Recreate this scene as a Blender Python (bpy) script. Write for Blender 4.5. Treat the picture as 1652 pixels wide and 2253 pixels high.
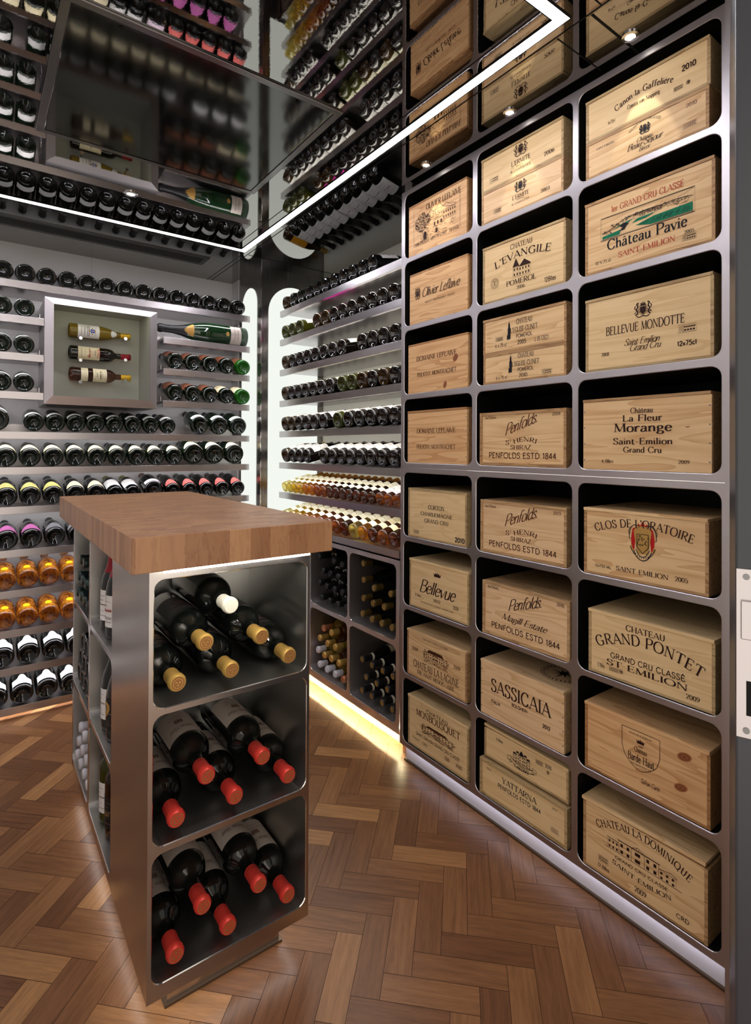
import bpy, bmesh, math, random
from mathutils import Vector, Matrix
random.seed(7)
S = bpy.context.scene
for o in list(bpy.data.objects):
    bpy.data.objects.remove(o)
COL = S.collection

# ------------------------------------------------------------------ camera
YAW, PITCH, ROLL = 0.632004, 0.007047, 0.004534
def camera_axes():
    f = Vector((math.sin(YAW)*math.cos(PITCH), math.cos(YAW)*math.cos(PITCH), math.sin(PITCH)))
    r = Vector((math.cos(YAW), -math.sin(YAW), 0)); u = r.cross(f)
    return (r*math.cos(ROLL)+u*math.sin(ROLL), -r*math.sin(ROLL)+u*math.cos(ROLL), f)
cd = bpy.data.cameras.new('camera'); cam = bpy.data.objects.new('camera', cd); COL.objects.link(cam)
r_, u_, f_ = camera_axes()
m = Matrix((r_, u_, -f_)).transposed().to_4x4(); m.translation = Vector((0, 0, 1.342))
cam.matrix_world = m
cd.sensor_fit = 'HORIZONTAL'; cd.sensor_width = 36.0
cd.lens = 1206.0/1652.0*36.0
cd.shift_y = -(1126.5-978.6)/1652.0
cd.clip_start = 0.02
S.camera = cam

# ------------------------------------------------------------------ world, exposure
W = bpy.data.worlds.new('hall_light'); S.world = W; W.use_nodes = True
bg = W.node_tree.nodes['Background']; bg.inputs[0].default_value = (1.0, 0.92, 0.82, 1); bg.inputs[1].default_value = 0.92
S.view_settings.view_transform = 'Standard'; S.view_settings.look = 'None'
S.view_settings.gamma = 1.0; S.view_settings.use_curve_mapping = False
S.view_settings.exposure = 0.80
LED_CEIL = 22.0      # ceiling strip
LED_SHELF = 12.5      # strips under the shelves
ARCH = 0.54           # luminous arched panels
SPOT_W = 1.6         # crate spot lamps
LED_PLINTH = 18.0
LED_COUNTER = 38.0

# ------------------------------------------------------------------ materials
def lin(c):
    return tuple((v/12.92 if v <= .04045 else ((v+.055)/1.055)**2.4) for v in c)
def rgb(r, g, b): return lin((r/255., g/255., b/255.))
MATS = {}
def newmat(name):
    mt = bpy.data.materials.new(name); mt.use_nodes = True; MATS[name] = mt
    return mt, mt.node_tree.nodes, mt.node_tree.links, mt.node_tree.nodes['Principled BSDF']
def plain(name, col, rough=.5, metal=0., spec=.5, coat=0., trans=0., ior=1.45):
    mt, n, l, p = newmat(name)
    p.inputs['Base Color'].default_value = (*col, 1); p.inputs['Roughness'].default_value = rough
    p.inputs['Metallic'].default_value = metal; p.inputs['Specular IOR Level'].default_value = spec
    p.inputs['Coat Weight'].default_value = coat; p.inputs['Coat Roughness'].default_value = .06
    p.inputs['Transmission Weight'].default_value = trans; p.inputs['IOR'].default_value = ior
    return mt
def emit(name, col, strength):
    mt, n, l, p = newmat(name); n.remove(p)
    e = n.new('ShaderNodeEmission'); e.inputs[0].default_value = (*col, 1); e.inputs[1].default_value = strength
    l.new(e.outputs[0], n['Material Output'].inputs[0]); return mt
def node(n, kind, **kw):
    x = n.new(kind)
    for k, v in kw.items(): setattr(x, k, v)
    return x
def math_node(n, l, op, a, b=None):
    x = node(n, 'ShaderNodeMath', operation=op)
    for i, v in enumerate((a, b)):
        if v is None: continue
        if isinstance(v, (int, float)): x.inputs[i].default_value = v
        else: l.new(v, x.inputs[i])
    return x.outputs[0]
def steel(name, col, rough, stretch, bump=.02, metal=1.0, var=.22):
    """brushed stainless: fine streaks along one axis drive roughness and a little bump"""
    mt, n, l, p = newmat(name)
    tc = node(n, 'ShaderNodeTexCoord'); mp = node(n, 'ShaderNodeMapping'); mp.inputs['Scale'].default_value = stretch
    nz = node(n, 'ShaderNodeTexNoise'); nz.inputs['Scale'].default_value = 1.0; nz.inputs['Detail'].default_value = 3
    l.new(tc.outputs['Object'], mp.inputs[0]); l.new(mp.outputs[0], nz.inputs[0])
    r = math_node(n, l, 'MULTIPLY_ADD', nz.outputs[0], var); r.node.inputs[2].default_value = rough-var/2
    l.new(r, p.inputs['Roughness'])
    bp = node(n, 'ShaderNodeBump'); bp.inputs['Strength'].default_value = bump; bp.inputs['Distance'].default_value = .002
    l.new(nz.outputs[0], bp.inputs['Height']); l.new(bp.outputs[0], p.inputs['Normal'])
    p.inputs['Base Color'].default_value = (*col, 1); p.inputs['Metallic'].default_value = metal
    return mt
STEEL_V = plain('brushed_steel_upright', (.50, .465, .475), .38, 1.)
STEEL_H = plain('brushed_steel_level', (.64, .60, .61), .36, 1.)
STEEL_DK = steel('dark_polished_steel', (.30, .285, .27), .24, (300, 300, 5), .01)
STEEL_IN = steel('steel_lining', (.60, .56, .54), .42, (200, 30, 200), .02)
SHADE_IN = plain('shaded_lining', (.004, .004, .004), .5, 0, .2)  # unlit steel inside the crate racks, its shade put in as black
CHROME = plain('polished_chrome', (.75, .74, .74), .12, 1.)
DARKGAP = plain('dark_joint', (.004, .004, .004), .6, 0, .2)
PANEL = plain('white_back_panel', rgb(202, 200, 198), .45)
SHELF_ST = plain('shelf_steel', (.50, .465, .47), .27, 1.)
PANEL_G = plain('ivory_back_panel', rgb(214, 213, 203), .5)
DOORGREY = plain('grey_door_paint', rgb(54, 56, 62), .35)
CREAM_PL = steel('cream_plinth', (.85, .82, .72), .4, (300, 8, 300), .02, .3)
def mirror(name, base, rough, bump):
    mt, n, l, p = newmat(name)
    p.inputs['Base Color'].default_value = (*base, 1); p.inputs['Metallic'].default_value = 1.; p.inputs['Roughness'].default_value = rough
    tc = node(n, 'ShaderNodeTexCoord'); nz = node(n, 'ShaderNodeTexNoise'); nz.inputs['Scale'].default_value = 160; nz.inputs['Detail'].default_value = 1
    l.new(tc.outputs['Object'], nz.inputs[0])
    bp = node(n, 'ShaderNodeBump'); bp.inputs['Strength'].default_value = bump; bp.inputs['Distance'].default_value = .001
    l.new(nz.outputs[0], bp.inputs['Height']); l.new(bp.outputs[0], p.inputs['Normal'])
    return mt
CEIL = mirror('dark_mirror_ceiling', (.31, .30, .285), .02, .012)
HATCH = mirror('dark_hatch_panel', (.10, .097, .093), .075, .012)
HATCHF = steel('hatch_frame_steel', (.22, .21, .21), .22, (20, 20, 20), .01)
def wood_mat(name, light, dark, scale=1.0, axis='Y', contrast=1.0):
    mt, n, l, p = newmat(name)
    tc = node(n, 'ShaderNodeTexCoord'); oi = node(n, 'ShaderNodeObjectInfo')
    ad = node(n, 'ShaderNodeVectorMath', operation='ADD'); sc = node(n, 'ShaderNodeVectorMath', operation='SCALE'); sc.inputs['Scale'].default_value = 13.
    cx = node(n, 'ShaderNodeCombineXYZ')
    for i in range(3): l.new(oi.outputs['Random'], cx.inputs[i])
    l.new(cx.outputs[0], sc.inputs[0]); l.new(tc.outputs['Object'], ad.inputs[0]); l.new(sc.outputs[0], ad.inputs[1])
    mp = node(n, 'ShaderNodeMapping')
    k = {'Y': (18, 1.6, 18), 'X': (1.6, 18, 18), 'Z': (18, 18, 1.6)}[axis]
    mp.inputs['Scale'].default_value = tuple(v*scale for v in k); l.new(ad.outputs[0], mp.inputs[0])
    nz = node(n, 'ShaderNodeTexNoise'); nz.inputs['Scale'].default_value = 1.0; nz.inputs['Detail'].default_value = 2; nz.inputs['Distortion'].default_value = .6
    l.new(mp.outputs[0], nz.inputs[0])
    v = math_node(n, l, 'MULTIPLY', nz.outputs[0], 7.0)
    v = math_node(n, l, 'FRACT', v)
    v = math_node(n, l, 'POWER', v, 2.2)
    n2 = node(n, 'ShaderNodeTexNoise'); n2.inputs['Scale'].default_value = 6.; n2.inputs['Detail'].default_value = 5
    m2 = node(n, 'ShaderNodeMapping'); m2.inputs['Scale'].default_value = tuple(x*scale*.6 for x in k); l.new(ad.outputs[0], m2.inputs[0]); l.new(m2.outputs[0], n2.inputs[0])
    v = math_node(n, l, 'MULTIPLY', v, .55*contrast)
    w = math_node(n, l, 'MULTIPLY', n2.outputs[0], .5)
    v = math_node(n, l, 'ADD', v, w)
    cr = node(n, 'ShaderNodeValToRGB'); cr.color_ramp.elements[0].color = (*light, 1); cr.color_ramp.elements[1].color = (*dark, 1)
    cr.color_ramp.elements[0].position = .12; cr.color_ramp.elements[1].position = 1.0
    l.new(v, cr.inputs[0]); l.new(cr.outputs[0], p.inputs['Base Color'])
    p.inputs['Roughness'].default_value = .5; p.inputs['Specular IOR Level'].default_value = .3
    return mt
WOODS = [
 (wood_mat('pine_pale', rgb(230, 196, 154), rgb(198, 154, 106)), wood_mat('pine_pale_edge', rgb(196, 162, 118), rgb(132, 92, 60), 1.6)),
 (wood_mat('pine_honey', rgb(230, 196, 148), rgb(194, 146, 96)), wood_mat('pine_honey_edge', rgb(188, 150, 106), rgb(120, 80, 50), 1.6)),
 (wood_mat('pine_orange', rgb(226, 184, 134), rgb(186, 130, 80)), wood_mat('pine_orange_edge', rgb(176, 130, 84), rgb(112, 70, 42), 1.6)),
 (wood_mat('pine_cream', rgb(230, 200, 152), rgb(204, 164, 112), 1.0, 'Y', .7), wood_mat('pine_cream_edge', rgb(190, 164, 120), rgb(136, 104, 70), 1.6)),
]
NAIL = plain('nail_steel', (.22, .22, .22), .4, .8)
KNOT = plain('knot_brown', rgb(150, 92, 52), .5)
KNOT2 = plain('knot_dark', rgb(118, 66, 38), .5)
INK = plain('brown_ink', rgb(46, 24, 20), .6, 0, .2)
INK_K = plain('black_ink', rgb(26, 24, 30), .6, 0, .2)
INK_B = plain('burnt_ink', rgb(72, 38, 24), .6, 0, .2)
INK_R = plain('red_ink', rgb(170, 70, 50), .6, 0, .2)
INK_G = plain('green_ink', rgb(16, 110, 78), .6, 0, .2)
INK_RED = plain('scarlet_ink', rgb(178, 30, 28), .6, 0, .2)
INK_GOLD = plain('gold_ink', rgb(176, 136, 70), .5, 0, .3)
INK_GREY = plain('faded_ink', rgb(128, 100, 90), .6, 0, .2)
INK_BLUE = plain('blue_ink', rgb(24, 60, 170), .6, 0, .2)

# ------------------------------------------------------------------ mesh helpers
def tag(o, label=None, cat=None, group=None, kind=None):
    if label: o['label'] = label
    if cat: o['category'] = cat
    if group: o['group'] = group
    if kind: o['kind'] = kind
    return o
def empty(name, loc=(0, 0, 0)):
    o = bpy.data.objects.new(name, None); o.empty_display_size = .05; o.location = loc; COL.objects.link(o); return o
class MB:
    def __init__(s): s.v = []; s.f = []; s.mi = []
    def box(s, x0, x1, y0, y1, z0, z1, mi=0):
        b = len(s.v)
        s.v += [(x0, y0, z0), (x1, y0, z0), (x1, y1, z0), (x0, y1, z0), (x0, y0, z1), (x1, y0, z1), (x1, y1, z1), (x0, y1, z1)]
        for q in ((0, 3, 2, 1), (4, 5, 6, 7), (0, 1, 5, 4), (1, 2, 6, 5), (2, 3, 7, 6), (3, 0, 4, 7)):
            s.f.append(tuple(b+i for i in q)); s.mi.append(mi)
        return s
    def face(s, pts, mi=0):
        b = len(s.v); s.v += [tuple(p) for p in pts]; s.f.append(tuple(range(b, b+len(pts)))); s.mi.append(mi); return s
    def lathe(s, prof, seg=24, mi=0, a0=0., a1=math.tau, closed=True, close_ends=False):
        b = len(s.v); n = seg if closed else seg+1
        for r, z in prof:
            for i in range(n):
                a = a0+(a1-a0)*i/seg; s.v.append((r*math.sin(a), r*math.cos(a), z))
        for j in range(len(prof)-1):
            for i in range(seg):
                k = (i+1) % n
                s.f.append((b+j*n+i, b+j*n+k, b+(j+1)*n+k, b+(j+1)*n+i)); s.mi.append(mi)
        return s
    def tube(s, pts, r, seg=8, mi=0):
        b = len(s.v); P = [Vector(p) for p in pts]
        for i, p in enumerate(P):
            d = (P[min(i+1, len(P)-1)]-P[max(i-1, 0)]).normalized()
            a = d.cross(Vector((0, 0, 1)) if abs(d.z) < .9 else Vector((1, 0, 0))).normalized(); c = d.cross(a)
            for k in range(seg):
                t = math.tau*k/seg; q = p+(a*math.cos(t)+c*math.sin(t))*r; s.v.append(tuple(q))
        for i in range(len(P)-1):
            for k in range(seg):
                k2 = (k+1) % seg
                s.f.append((b+i*seg+k, b+i*seg+k2, b+(i+1)*seg+k2, b+(i+1)*seg+k)); s.mi.append(mi)
        s.f.append(tuple(b+k for k in range(seg))); s.mi.append(mi)
        s.f.append(tuple(b+(len(P)-1)*seg+k for k in range(seg))); s.mi.append(mi)
        return s
    def mesh(s, name, mats, smooth=False, bevel=0):
        me = bpy.data.meshes.new(name); me.from_pydata(s.v, [], s.f)
        for m_ in (mats if isinstance(mats, (list, tuple)) else [mats]): me.materials.append(m_)
        me.polygons.foreach_set('material_index', s.mi)
        bm = bmesh.new(); bm.from_mesh(me)
        bmesh.ops.remove_doubles(bm, verts=bm.verts, dist=1e-6)
        if bevel:
            es = [e for e in bm.edges if len(e.link_faces) == 2 and e.calc_face_angle(0) > .8]
            bmesh.ops.bevel(bm, geom=es, offset=bevel, segments=2, affect='EDGES', profile=.5, clamp_overlap=True)
        bmesh.ops.recalc_face_normals(bm, faces=bm.faces)
        bm.to_mesh(me); bm.free()
        if smooth:
            me.polygons.foreach_set('use_smooth', [True]*len(me.polygons))
            me.set_sharp_from_angle(angle=.7)
        me.update(); return me
    def build(s, name, mats, parent=None, loc=(0, 0, 0), smooth=False, bevel=0):
        o = bpy.data.objects.new(name, s.mesh(name, mats, smooth, bevel)); COL.objects.link(o)
        o.location = loc
        if parent: o.parent = parent
        return o
def link(name, me, parent=None, loc=(0, 0, 0)):
    o = bpy.data.objects.new(name, me); COL.objects.link(o); o.location = loc
    if parent: o.parent = parent
    return o
ORD = ['leftmost', 'second from left', 'third from left', 'fourth from left', 'fifth from left', 'sixth from left', 'seventh from left', 'eighth from left', 'ninth from left', 'tenth from left', 'eleventh from left', 'twelfth from left', 'thirteenth from left', 'fourteenth from left', 'fifteenth from left', 'sixteenth from left', 'seventeenth from left', 'eighteenth from left']

# ------------------------------------------------------------------ pen lettering
GL = {
'A': (.86, "!.02,0 .43,1;.43,1 .85,0;!.17,.34 .68,.34"),
'B': (.74, ".12,0 .12,1;~.12,1 .4,1 .6,.93 .62,.76 .52,.58 .12,.54;~.12,.54 .5,.53 .68,.42 .7,.27 .6,.07 .4,0 .12,0"),
'C': (.88, "~.8,.78 .68,.95 .48,1.01 .22,.9 .08,.65 .07,.4 .2,.12 .46,-.01 .68,.06 .82,.24;!.8,.74 .8,1"),
'D': (.9, ".12,0 .12,1;~.12,1 .45,1 .7,.86 .83,.6 .82,.38 .68,.13 .42,0 .12,0"),
'E': (.7, ".12,0 .12,1;.12,1 .62,1;.12,.53 .52,.53;.12,0 .64,0;!.62,1 .62,.82;!.64,0 .64,.2;!.52,.62 .52,.44"),
'F': (.66, ".12,0 .12,1;.12,1 .62,1;.12,.53 .52,.53;!.62,1 .62,.82;!.52,.62 .52,.44"),
'G': (.94, "~.8,.78 .68,.95 .48,1.01 .22,.9 .08,.65 .07,.4 .2,.12 .46,-.01 .68,.03 .82,.12;.82,.05 .82,.42;!.62,.42 .95,.42;!.8,.74 .8,1"),
'H': (.9, ".12,0 .12,1;.78,0 .78,1;!.12,.53 .78,.53"),
'I': (.3, ".15,0 .15,1"),
'J': (.42, "~.3,1 .3,.3 .26,.02 .12,-.15 0,-.12"),
'K': (.82, ".12,0 .12,1;!.72,1 .14,.42;.32,.55 .8,0"),
'L': (.66, ".12,0 .12,1;.12,0 .62,0;!.62,0 .62,.22"),
'M': (1.02, "!.1,0 .14,1;.14,1 .5,.05;!.5,.05 .88,1;.88,1 .92,0"),
'N': (.92, "!.12,0 .12,1;.12,1 .8,0;!.8,0 .8,1"),
'O': (.96, "~.48,1.01 .8,.88 .93,.5 .8,.12 .48,-.01 .16,.12 .03,.5 .16,.88 .48,1.01"),
'P': (.7, ".12,0 .12,1;~.12,1 .45,1 .66,.9 .68,.7 .56,.52 .38,.47 .12,.47"),
'Q': (.98, "~.48,1.01 .8,.88 .93,.5 .8,.12 .48,-.01 .16,.12 .03,.5 .16,.88 .48,1.01;.5,.1 .95,-.18"),
'R': (.8, ".12,0 .12,1;~.12,1 .45,1 .64,.91 .66,.72 .56,.54 .38,.49 .12,.49;.36,.49 .78,0"),
'S': (.66, "~.58,.78 .5,.95 .34,1.01 .14,.93 .1,.74 .24,.58 .46,.47 .6,.3 .54,.09 .34,-.01 .14,.05 .06,.24;!.58,.76 .58,1;!.06,.26 .06,0"),
'T': (.8, ".4,0 .4,1;0,1 .8,1;!.01,1 .01,.8;!.79,1 .79,.8"),
'U': (.86, "~.14,1 .14,.62 .14,.35 .22,.08 .43,-.01 .64,.08 .72,.35 .72,.62 .72,1"),
'V': (.8, "0,1 .4,0;!.4,0 .8,1"),
'W': (1.16, "0,1 .32,0;!.32,0 .57,.95;.57,.95 .85,0;!.85,0 1.15,1"),
'X': (.8, "0,1 .78,0;!.02,0 .76,1"),
'Y': (.8, "0,1 .4,.5;!.4,.5 .8,1;.4,.5 .4,0"),
'Z': (.72, "!.06,1 .68,1;.68,1 .02,0;!.02,0 .7,0"),
'a': (.54, "~.08,.48 .18,.6 .32,.61 .42,.5 .42,.3 .42,.1 .52,.0;~.42,.36 .2,.33 .06,.2 .08,.04 .22,-.01 .42,.14"),
'b': (.58, ".08,1 .08,0;~.08,.45 .25,.62 .44,.56 .54,.32 .46,.06 .27,-.01 .08,.12"),
'c': (.5, "~.45,.48 .38,.6 .26,.63 .1,.5 .05,.3 .12,.08 .28,-.01 .47,.12"),
'd': (.58, ".48,1 .48,0;~.48,.48 .32,.62 .14,.54 .05,.3 .12,.06 .28,-.01 .48,.14"),
'e': (.52, "!.07,.35 .46,.35;~.46,.35 .44,.52 .28,.63 .12,.54 .05,.32 .12,.08 .28,-.01 .47,.12"),
'f': (.4, ".16,0 .16,.75;~.16,.75 .2,.95 .32,1 .42,.92;!0,.6 .36,.6"),
'g': (.54, "~.26,.62 .1,.54 .1,.34 .26,.26 .42,.34 .42,.54 .26,.62;~.18,.27 .08,.18 .14,.08 .38,.04 .5,-.08 .42,-.25 .22,-.28 .05,-.2 .08,-.06 .18,.05"),
'h': (.56, ".08,1 .08,0;~.08,.42 .24,.6 .4,.58 .46,.42 .46,.2 .46,0"),
'i': (.22, ".1,.62 .1,0;.1,.8 .1,.9"),
'j': (.24, ".1,.62 .1,-.2;.1,.8 .1,.9"),
'k': (.54, ".08,1 .08,0;!.44,.62 .1,.26;.22,.38 .5,0"),
'l': (.22, ".1,1 .1,0"),
'm': (.82, ".08,.62 .08,0;~.08,.42 .22,.6 .36,.56 .4,.42 .4,.2 .4,0;~.4,.42 .54,.6 .68,.56 .72,.42 .72,.2 .72,0"),
'n': (.56, ".08,.62 .08,0;~.08,.42 .24,.6 .4,.58 .46,.42 .46,.2 .46,0"),
'o': (.56, "~.28,.63 .47,.53 .52,.31 .46,.08 .28,-.01 .1,.08 .04,.31 .1,.53 .28,.63"),
'p': (.58, ".08,.62 .08,-.28;~.08,.45 .25,.62 .44,.56 .54,.32 .46,.06 .27,-.01 .08,.12"),
'q': (.58, ".48,.62 .48,-.28;~.48,.48 .32,.62 .14,.54 .05,.3 .12,.06 .28,-.01 .48,.14"),
'r': (.4, ".08,.62 .08,0;~.08,.38 .2,.58 .32,.62 .38,.54"),
's': (.42, "~.36,.48 .3,.6 .2,.63 .08,.55 .1,.4 .26,.32 .38,.2 .34,.04 .2,-.01 .08,.04 .04,.15"),
't': (.4, ".14,.8 .14,.12;~.14,.15 .18,.0 .3,-.01 .38,.08;!0,.6 .34,.6"),
'u': (.56, "~.08,.62 .08,.4 .08,.2 .14,.02 .28,-.01 .42,.12 .46,.3;.46,.62 .46,0"),
'v': (.5, "0,.62 .25,0;!.25,0 .5,.62"),
'w': (.76, "0,.62 .2,0;!.2,0 .38,.6;.38,.6 .56,0;!.56,0 .76,.62"),
'x': (.5, "0,.62 .5,0;!0,0 .5,.62"),
'y': (.5, "0,.62 .25,.02;!.5,.62 .2,-.22;!.2,-.22 .05,-.26"),
'z': (.46, "!.02,.62 .42,.62;.42,.62 .02,0;!.02,0 .44,0"),
'0': (.62, "~.3,1 .5,.85 .56,.5 .5,.15 .3,0 .1,.15 .04,.5 .1,.85 .3,1"),
'1': (.4, ".24,0 .24,1;!.24,1 .06,.84"),
'2': (.6, "~.06,.74 .12,.93 .3,1 .48,.92 .52,.72 .4,.48 .2,.22 .04,0;.04,0 .56,0"),
'3': (.6, "~.06,.82 .18,.97 .34,1 .5,.88 .48,.66 .26,.53;~.26,.53 .5,.44 .55,.24 .44,.04 .24,-.01 .06,.1"),
'4': (.62, ".42,0 .42,1;!.42,1 .02,.3;!.02,.3 .6,.3"),
'5': (.6, "!.14,1 .52,1;!.14,1 .1,.55;~.1,.55 .3,.62 .5,.5 .54,.28 .42,.04 .22,-.01 .06,.1"),
'6': (.6, "~.48,.95 .28,.85 .1,.6 .05,.3 .14,.06 .32,-.01 .5,.1 .54,.32 .42,.52 .24,.54 .1,.42"),
'7': (.58, "!.04,1 .54,1;.54,1 .2,0"),
'8': (.6, "~.3,1 .48,.9 .48,.68 .3,.54 .1,.4 .06,.16 .3,0 .52,.16 .5,.4 .3,.54 .12,.68 .12,.9 .3,1"),
'9': (.6, "~.12,.05 .32,.15 .5,.4 .55,.7 .46,.94 .28,1.01 .1,.9 .06,.68 .18,.48 .36,.46 .5,.58"),
"'": (.2, ".1,1 .08,.78"), '.': (.24, ".12,0 .12,.1"), '-': (.4, "!.05,.34 .35,.34"), '·': (.26, ".13,.4 .13,.5"), ' ': (.36, ""),
}
for base, acc, new in (('e', "!.2,.74 .36,.9", 'é'), ('e', "!.36,.74 .2,.9", 'è'), ('a', "!.12,.74 .25,.9;!.25,.9 .38,.74", 'â'), ('E', "!.3,1.1 .46,1.26", 'É'), ('A', "!.28,1.1 .43,1.26;!.43,1.26 .58,1.1", 'Â')):
    GL[new] = (GL[base][0], GL[base][1]+';'+acc)
def smooth_pts(P, n=4):
    out = []
    for i in range(len(P)-1):
        p0 = P[max(i-1, 0)]; p1 = P[i]; p2 = P[i+1]; p3 = P[min(i+2, len(P)-1)]
        if P[0] == P[-1]:
            if i == 0: p0 = P[-2]
            if i == len(P)-2: p3 = P[1]
        for k in range(n):
            t = k/n
            out.append(tuple(.5*((2*p1[j])+(-p0[j]+p2[j])*t+(2*p0[j]-5*p1[j]+4*p2[j]-p3[j])*t*t+(-p0[j]+3*p1[j]-3*p2[j]+p3[j])*t**3) for j in (0, 1)))
    out.append(P[-1]); return out
def ribbon(P, wfun):
    """quads of a pen stroke along P; wfun(dx, dy) gives the half width"""
    L = []; R = []
    for i, p in enumerate(P):
        a = P[max(i-1, 0)]; b = P[min(i+1, len(P)-1)]
        if i == 0 and P[0] == P[-1]: a = P[-2]
        if i == len(P)-1 and P[0] == P[-1]: b = P[1]
        dx, dy = b[0]-a[0], b[1]-a[1]; d = math.hypot(dx, dy) or 1e-9; dx /= d; dy /= d
        w = wfun(dx, dy); L.append((p[0]-dy*w, p[1]+dx*w)); R.append((p[0]+dy*w, p[1]-dx*w))
    return [(L[i], L[i+1], R[i+1], R[i]) for i in range(len(P)-1)]
def glyph(ch, style):
    wd, spec = GL.get(ch, GL['-']); quads = []
    serif = style == 's'
    thick, thin = {'s': (.086, .034), 'r': (.074, .07), 'b': (.105, .09), 'c': (.06, .027)}[style]
    n_ser = 0
    for st in spec.split(';'):
        if not st: continue
        sm = st.startswith('~'); th = st.startswith('!'); st = st.lstrip('~!')
        P = [tuple(float(x) for x in p.split(',')) for p in st.split()]
        if style in 'rb' and th and len(P) == 2 and abs(P[0][0]-P[1][0]) < .001 and ch in 'CSGEFLT': continue
        if style == 'c' and th and ch in 'CSGEFLT': continue
        if sm: P = smooth_pts(P)
        if style in 'sc': wf = (lambda dx, dy: thin) if th else (lambda dx, dy: thin+(thick-thin)*abs(dy)**1.3)
        else: wf = lambda dx, dy: thick
        if style in 'rb' and not sm:   # square ends
            pass
        quads += ribbon(P, wf)
        if serif and not sm and len(P) == 2 and abs(P[0][1]-P[1][1]) > .3 and ch not in "'":
            for e in P:
                if any(abs(e[1]-y) < .012 for y in (0, 1, .62, -.28)) and not (ch in 'CSGEFLT' and th) and not (ch in 'VWvwA' and abs(e[1]-(0 if ch in 'VWvw' else 1)) < .1) and not (ch == 'N' and e == (.8, 0)) and not (ch == 'M' and e[1] < .1 and .3 < e[0] < .7):
                    y = e[1]; sgn = -1 if (y > .5) else 1; x0, x1 = e[0]-.16, e[0]+.16
                    if ch in 'bdhkl' and y == 1: x1 = e[0]
                    if ch in 'inmpru' and y == .62: x1 = e[0]
                    quads.append(((x0, y), (x1, y), (x1-.03, y+sgn*.055), (x0+.03, y+sgn*.055)))
    return wd, quads
def text_quads(txt, style, u0, u1, v, h):
    """lettering fitted between u0 and u1, cap height h, baseline v. '^' arches it, '/' climbs, 'c' slants"""
    base = style[0]; arch = '^' in style; climb = '/' in style
    gap = {'s': .1, 'r': .12, 'b': .12, 'c': .0}[base]
    x = 0; G = []
    for ch in txt:
        wd, q = glyph(ch, base); G.append((x, wd, q)); x += wd+gap
    tot = x-gap or 1; k = (u1-u0)/tot; out = []
    slant = .38 if base == 'c' else 0
    Wd = u1-u0; rise = int(style.split('^')[1])/100*Wd if arch else 0
    for gx, wd, q in G:
        for quad in q:
            pts = []
            for px, py in quad:
                uu = (gx+px+slant*(py-.3))*k; vv = py*h
                if arch:
                    t = uu/Wd*2-1; cx = ((gx+wd/2)*k)/Wd*2-1
                    a = -cx*2*rise*2/Wd*.9          # slope of the parabola at the glyph
                    lx = uu-(gx+wd/2)*k
                    bx = (gx+wd/2)*k; by = rise*(1-cx*cx)
                    c, s_ = math.cos(math.atan(a)), math.sin(math.atan(a))
                    uu = bx+lx*c-vv*s_; vv = by+lx*s_+vv*c
                if climb: vv += (uu/Wd-.5)*.045
                pts.append((u0+uu, v+vv))
            out.append(pts)
    return out
class Ink:
    """2-D drawing in a unit box, later mapped to metres"""
    def __init__(s, u0, v0, w, h): s.u, s.v, s.w, s.h = u0, v0, w, h; s.q = []   # (pts, ink index)
    def m(s, p): return (s.u+p[0]*s.w, s.v+p[1]*s.h)
    def line(s, P, wd=.0006, ink=0, sm=False):
        P = [s.m(p) for p in P]
        if sm: P = smooth_pts(P, 5)
        for q in ribbon(P, lambda a, b: wd): s.q.append((q, ink))
    def fill(s, P, ink=0, sm=False):
        P = [s.m(p) for p in P]
        if sm: P = smooth_pts(P+[P[0]], 5)[:-1]
        s.q.append((P, ink))
    def rect(s, x0, y0, x1, y1, wd=.0006, ink=0): s.line([(x0, y0), (x1, y0), (x1, y1), (x0, y1), (x0, y0)], wd, ink)
    def frect(s, x0, y0, x1, y1, ink=0): s.fill([(x0, y0), (x1, y0), (x1, y1), (x0, y1)], ink)
    def ring(s, x, y, r, wd=.0006, ink=0, n=18):
        k = s.w/s.h; s.line([(x+r*math.cos(math.tau*i/n), y+r*k*math.sin(math.tau*i/n)) for i in range(n)]+[(x+r, y)], wd, ink)
    def disc(s, x, y, r, ink=0, n=14, ry=None):
        k = s.w/s.h; s.fill([(x+r*math.cos(math.tau*i/n), y+(ry if ry else r*k)*math.sin(math.tau*i/n)) for i in range(n)], ink)

# ------------------------------------------------------------------ the room
ZC = 2.458                       # mirror ceiling
XL, XR, YN, YF = -.42, 1.90, -.9, 3.62
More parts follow.
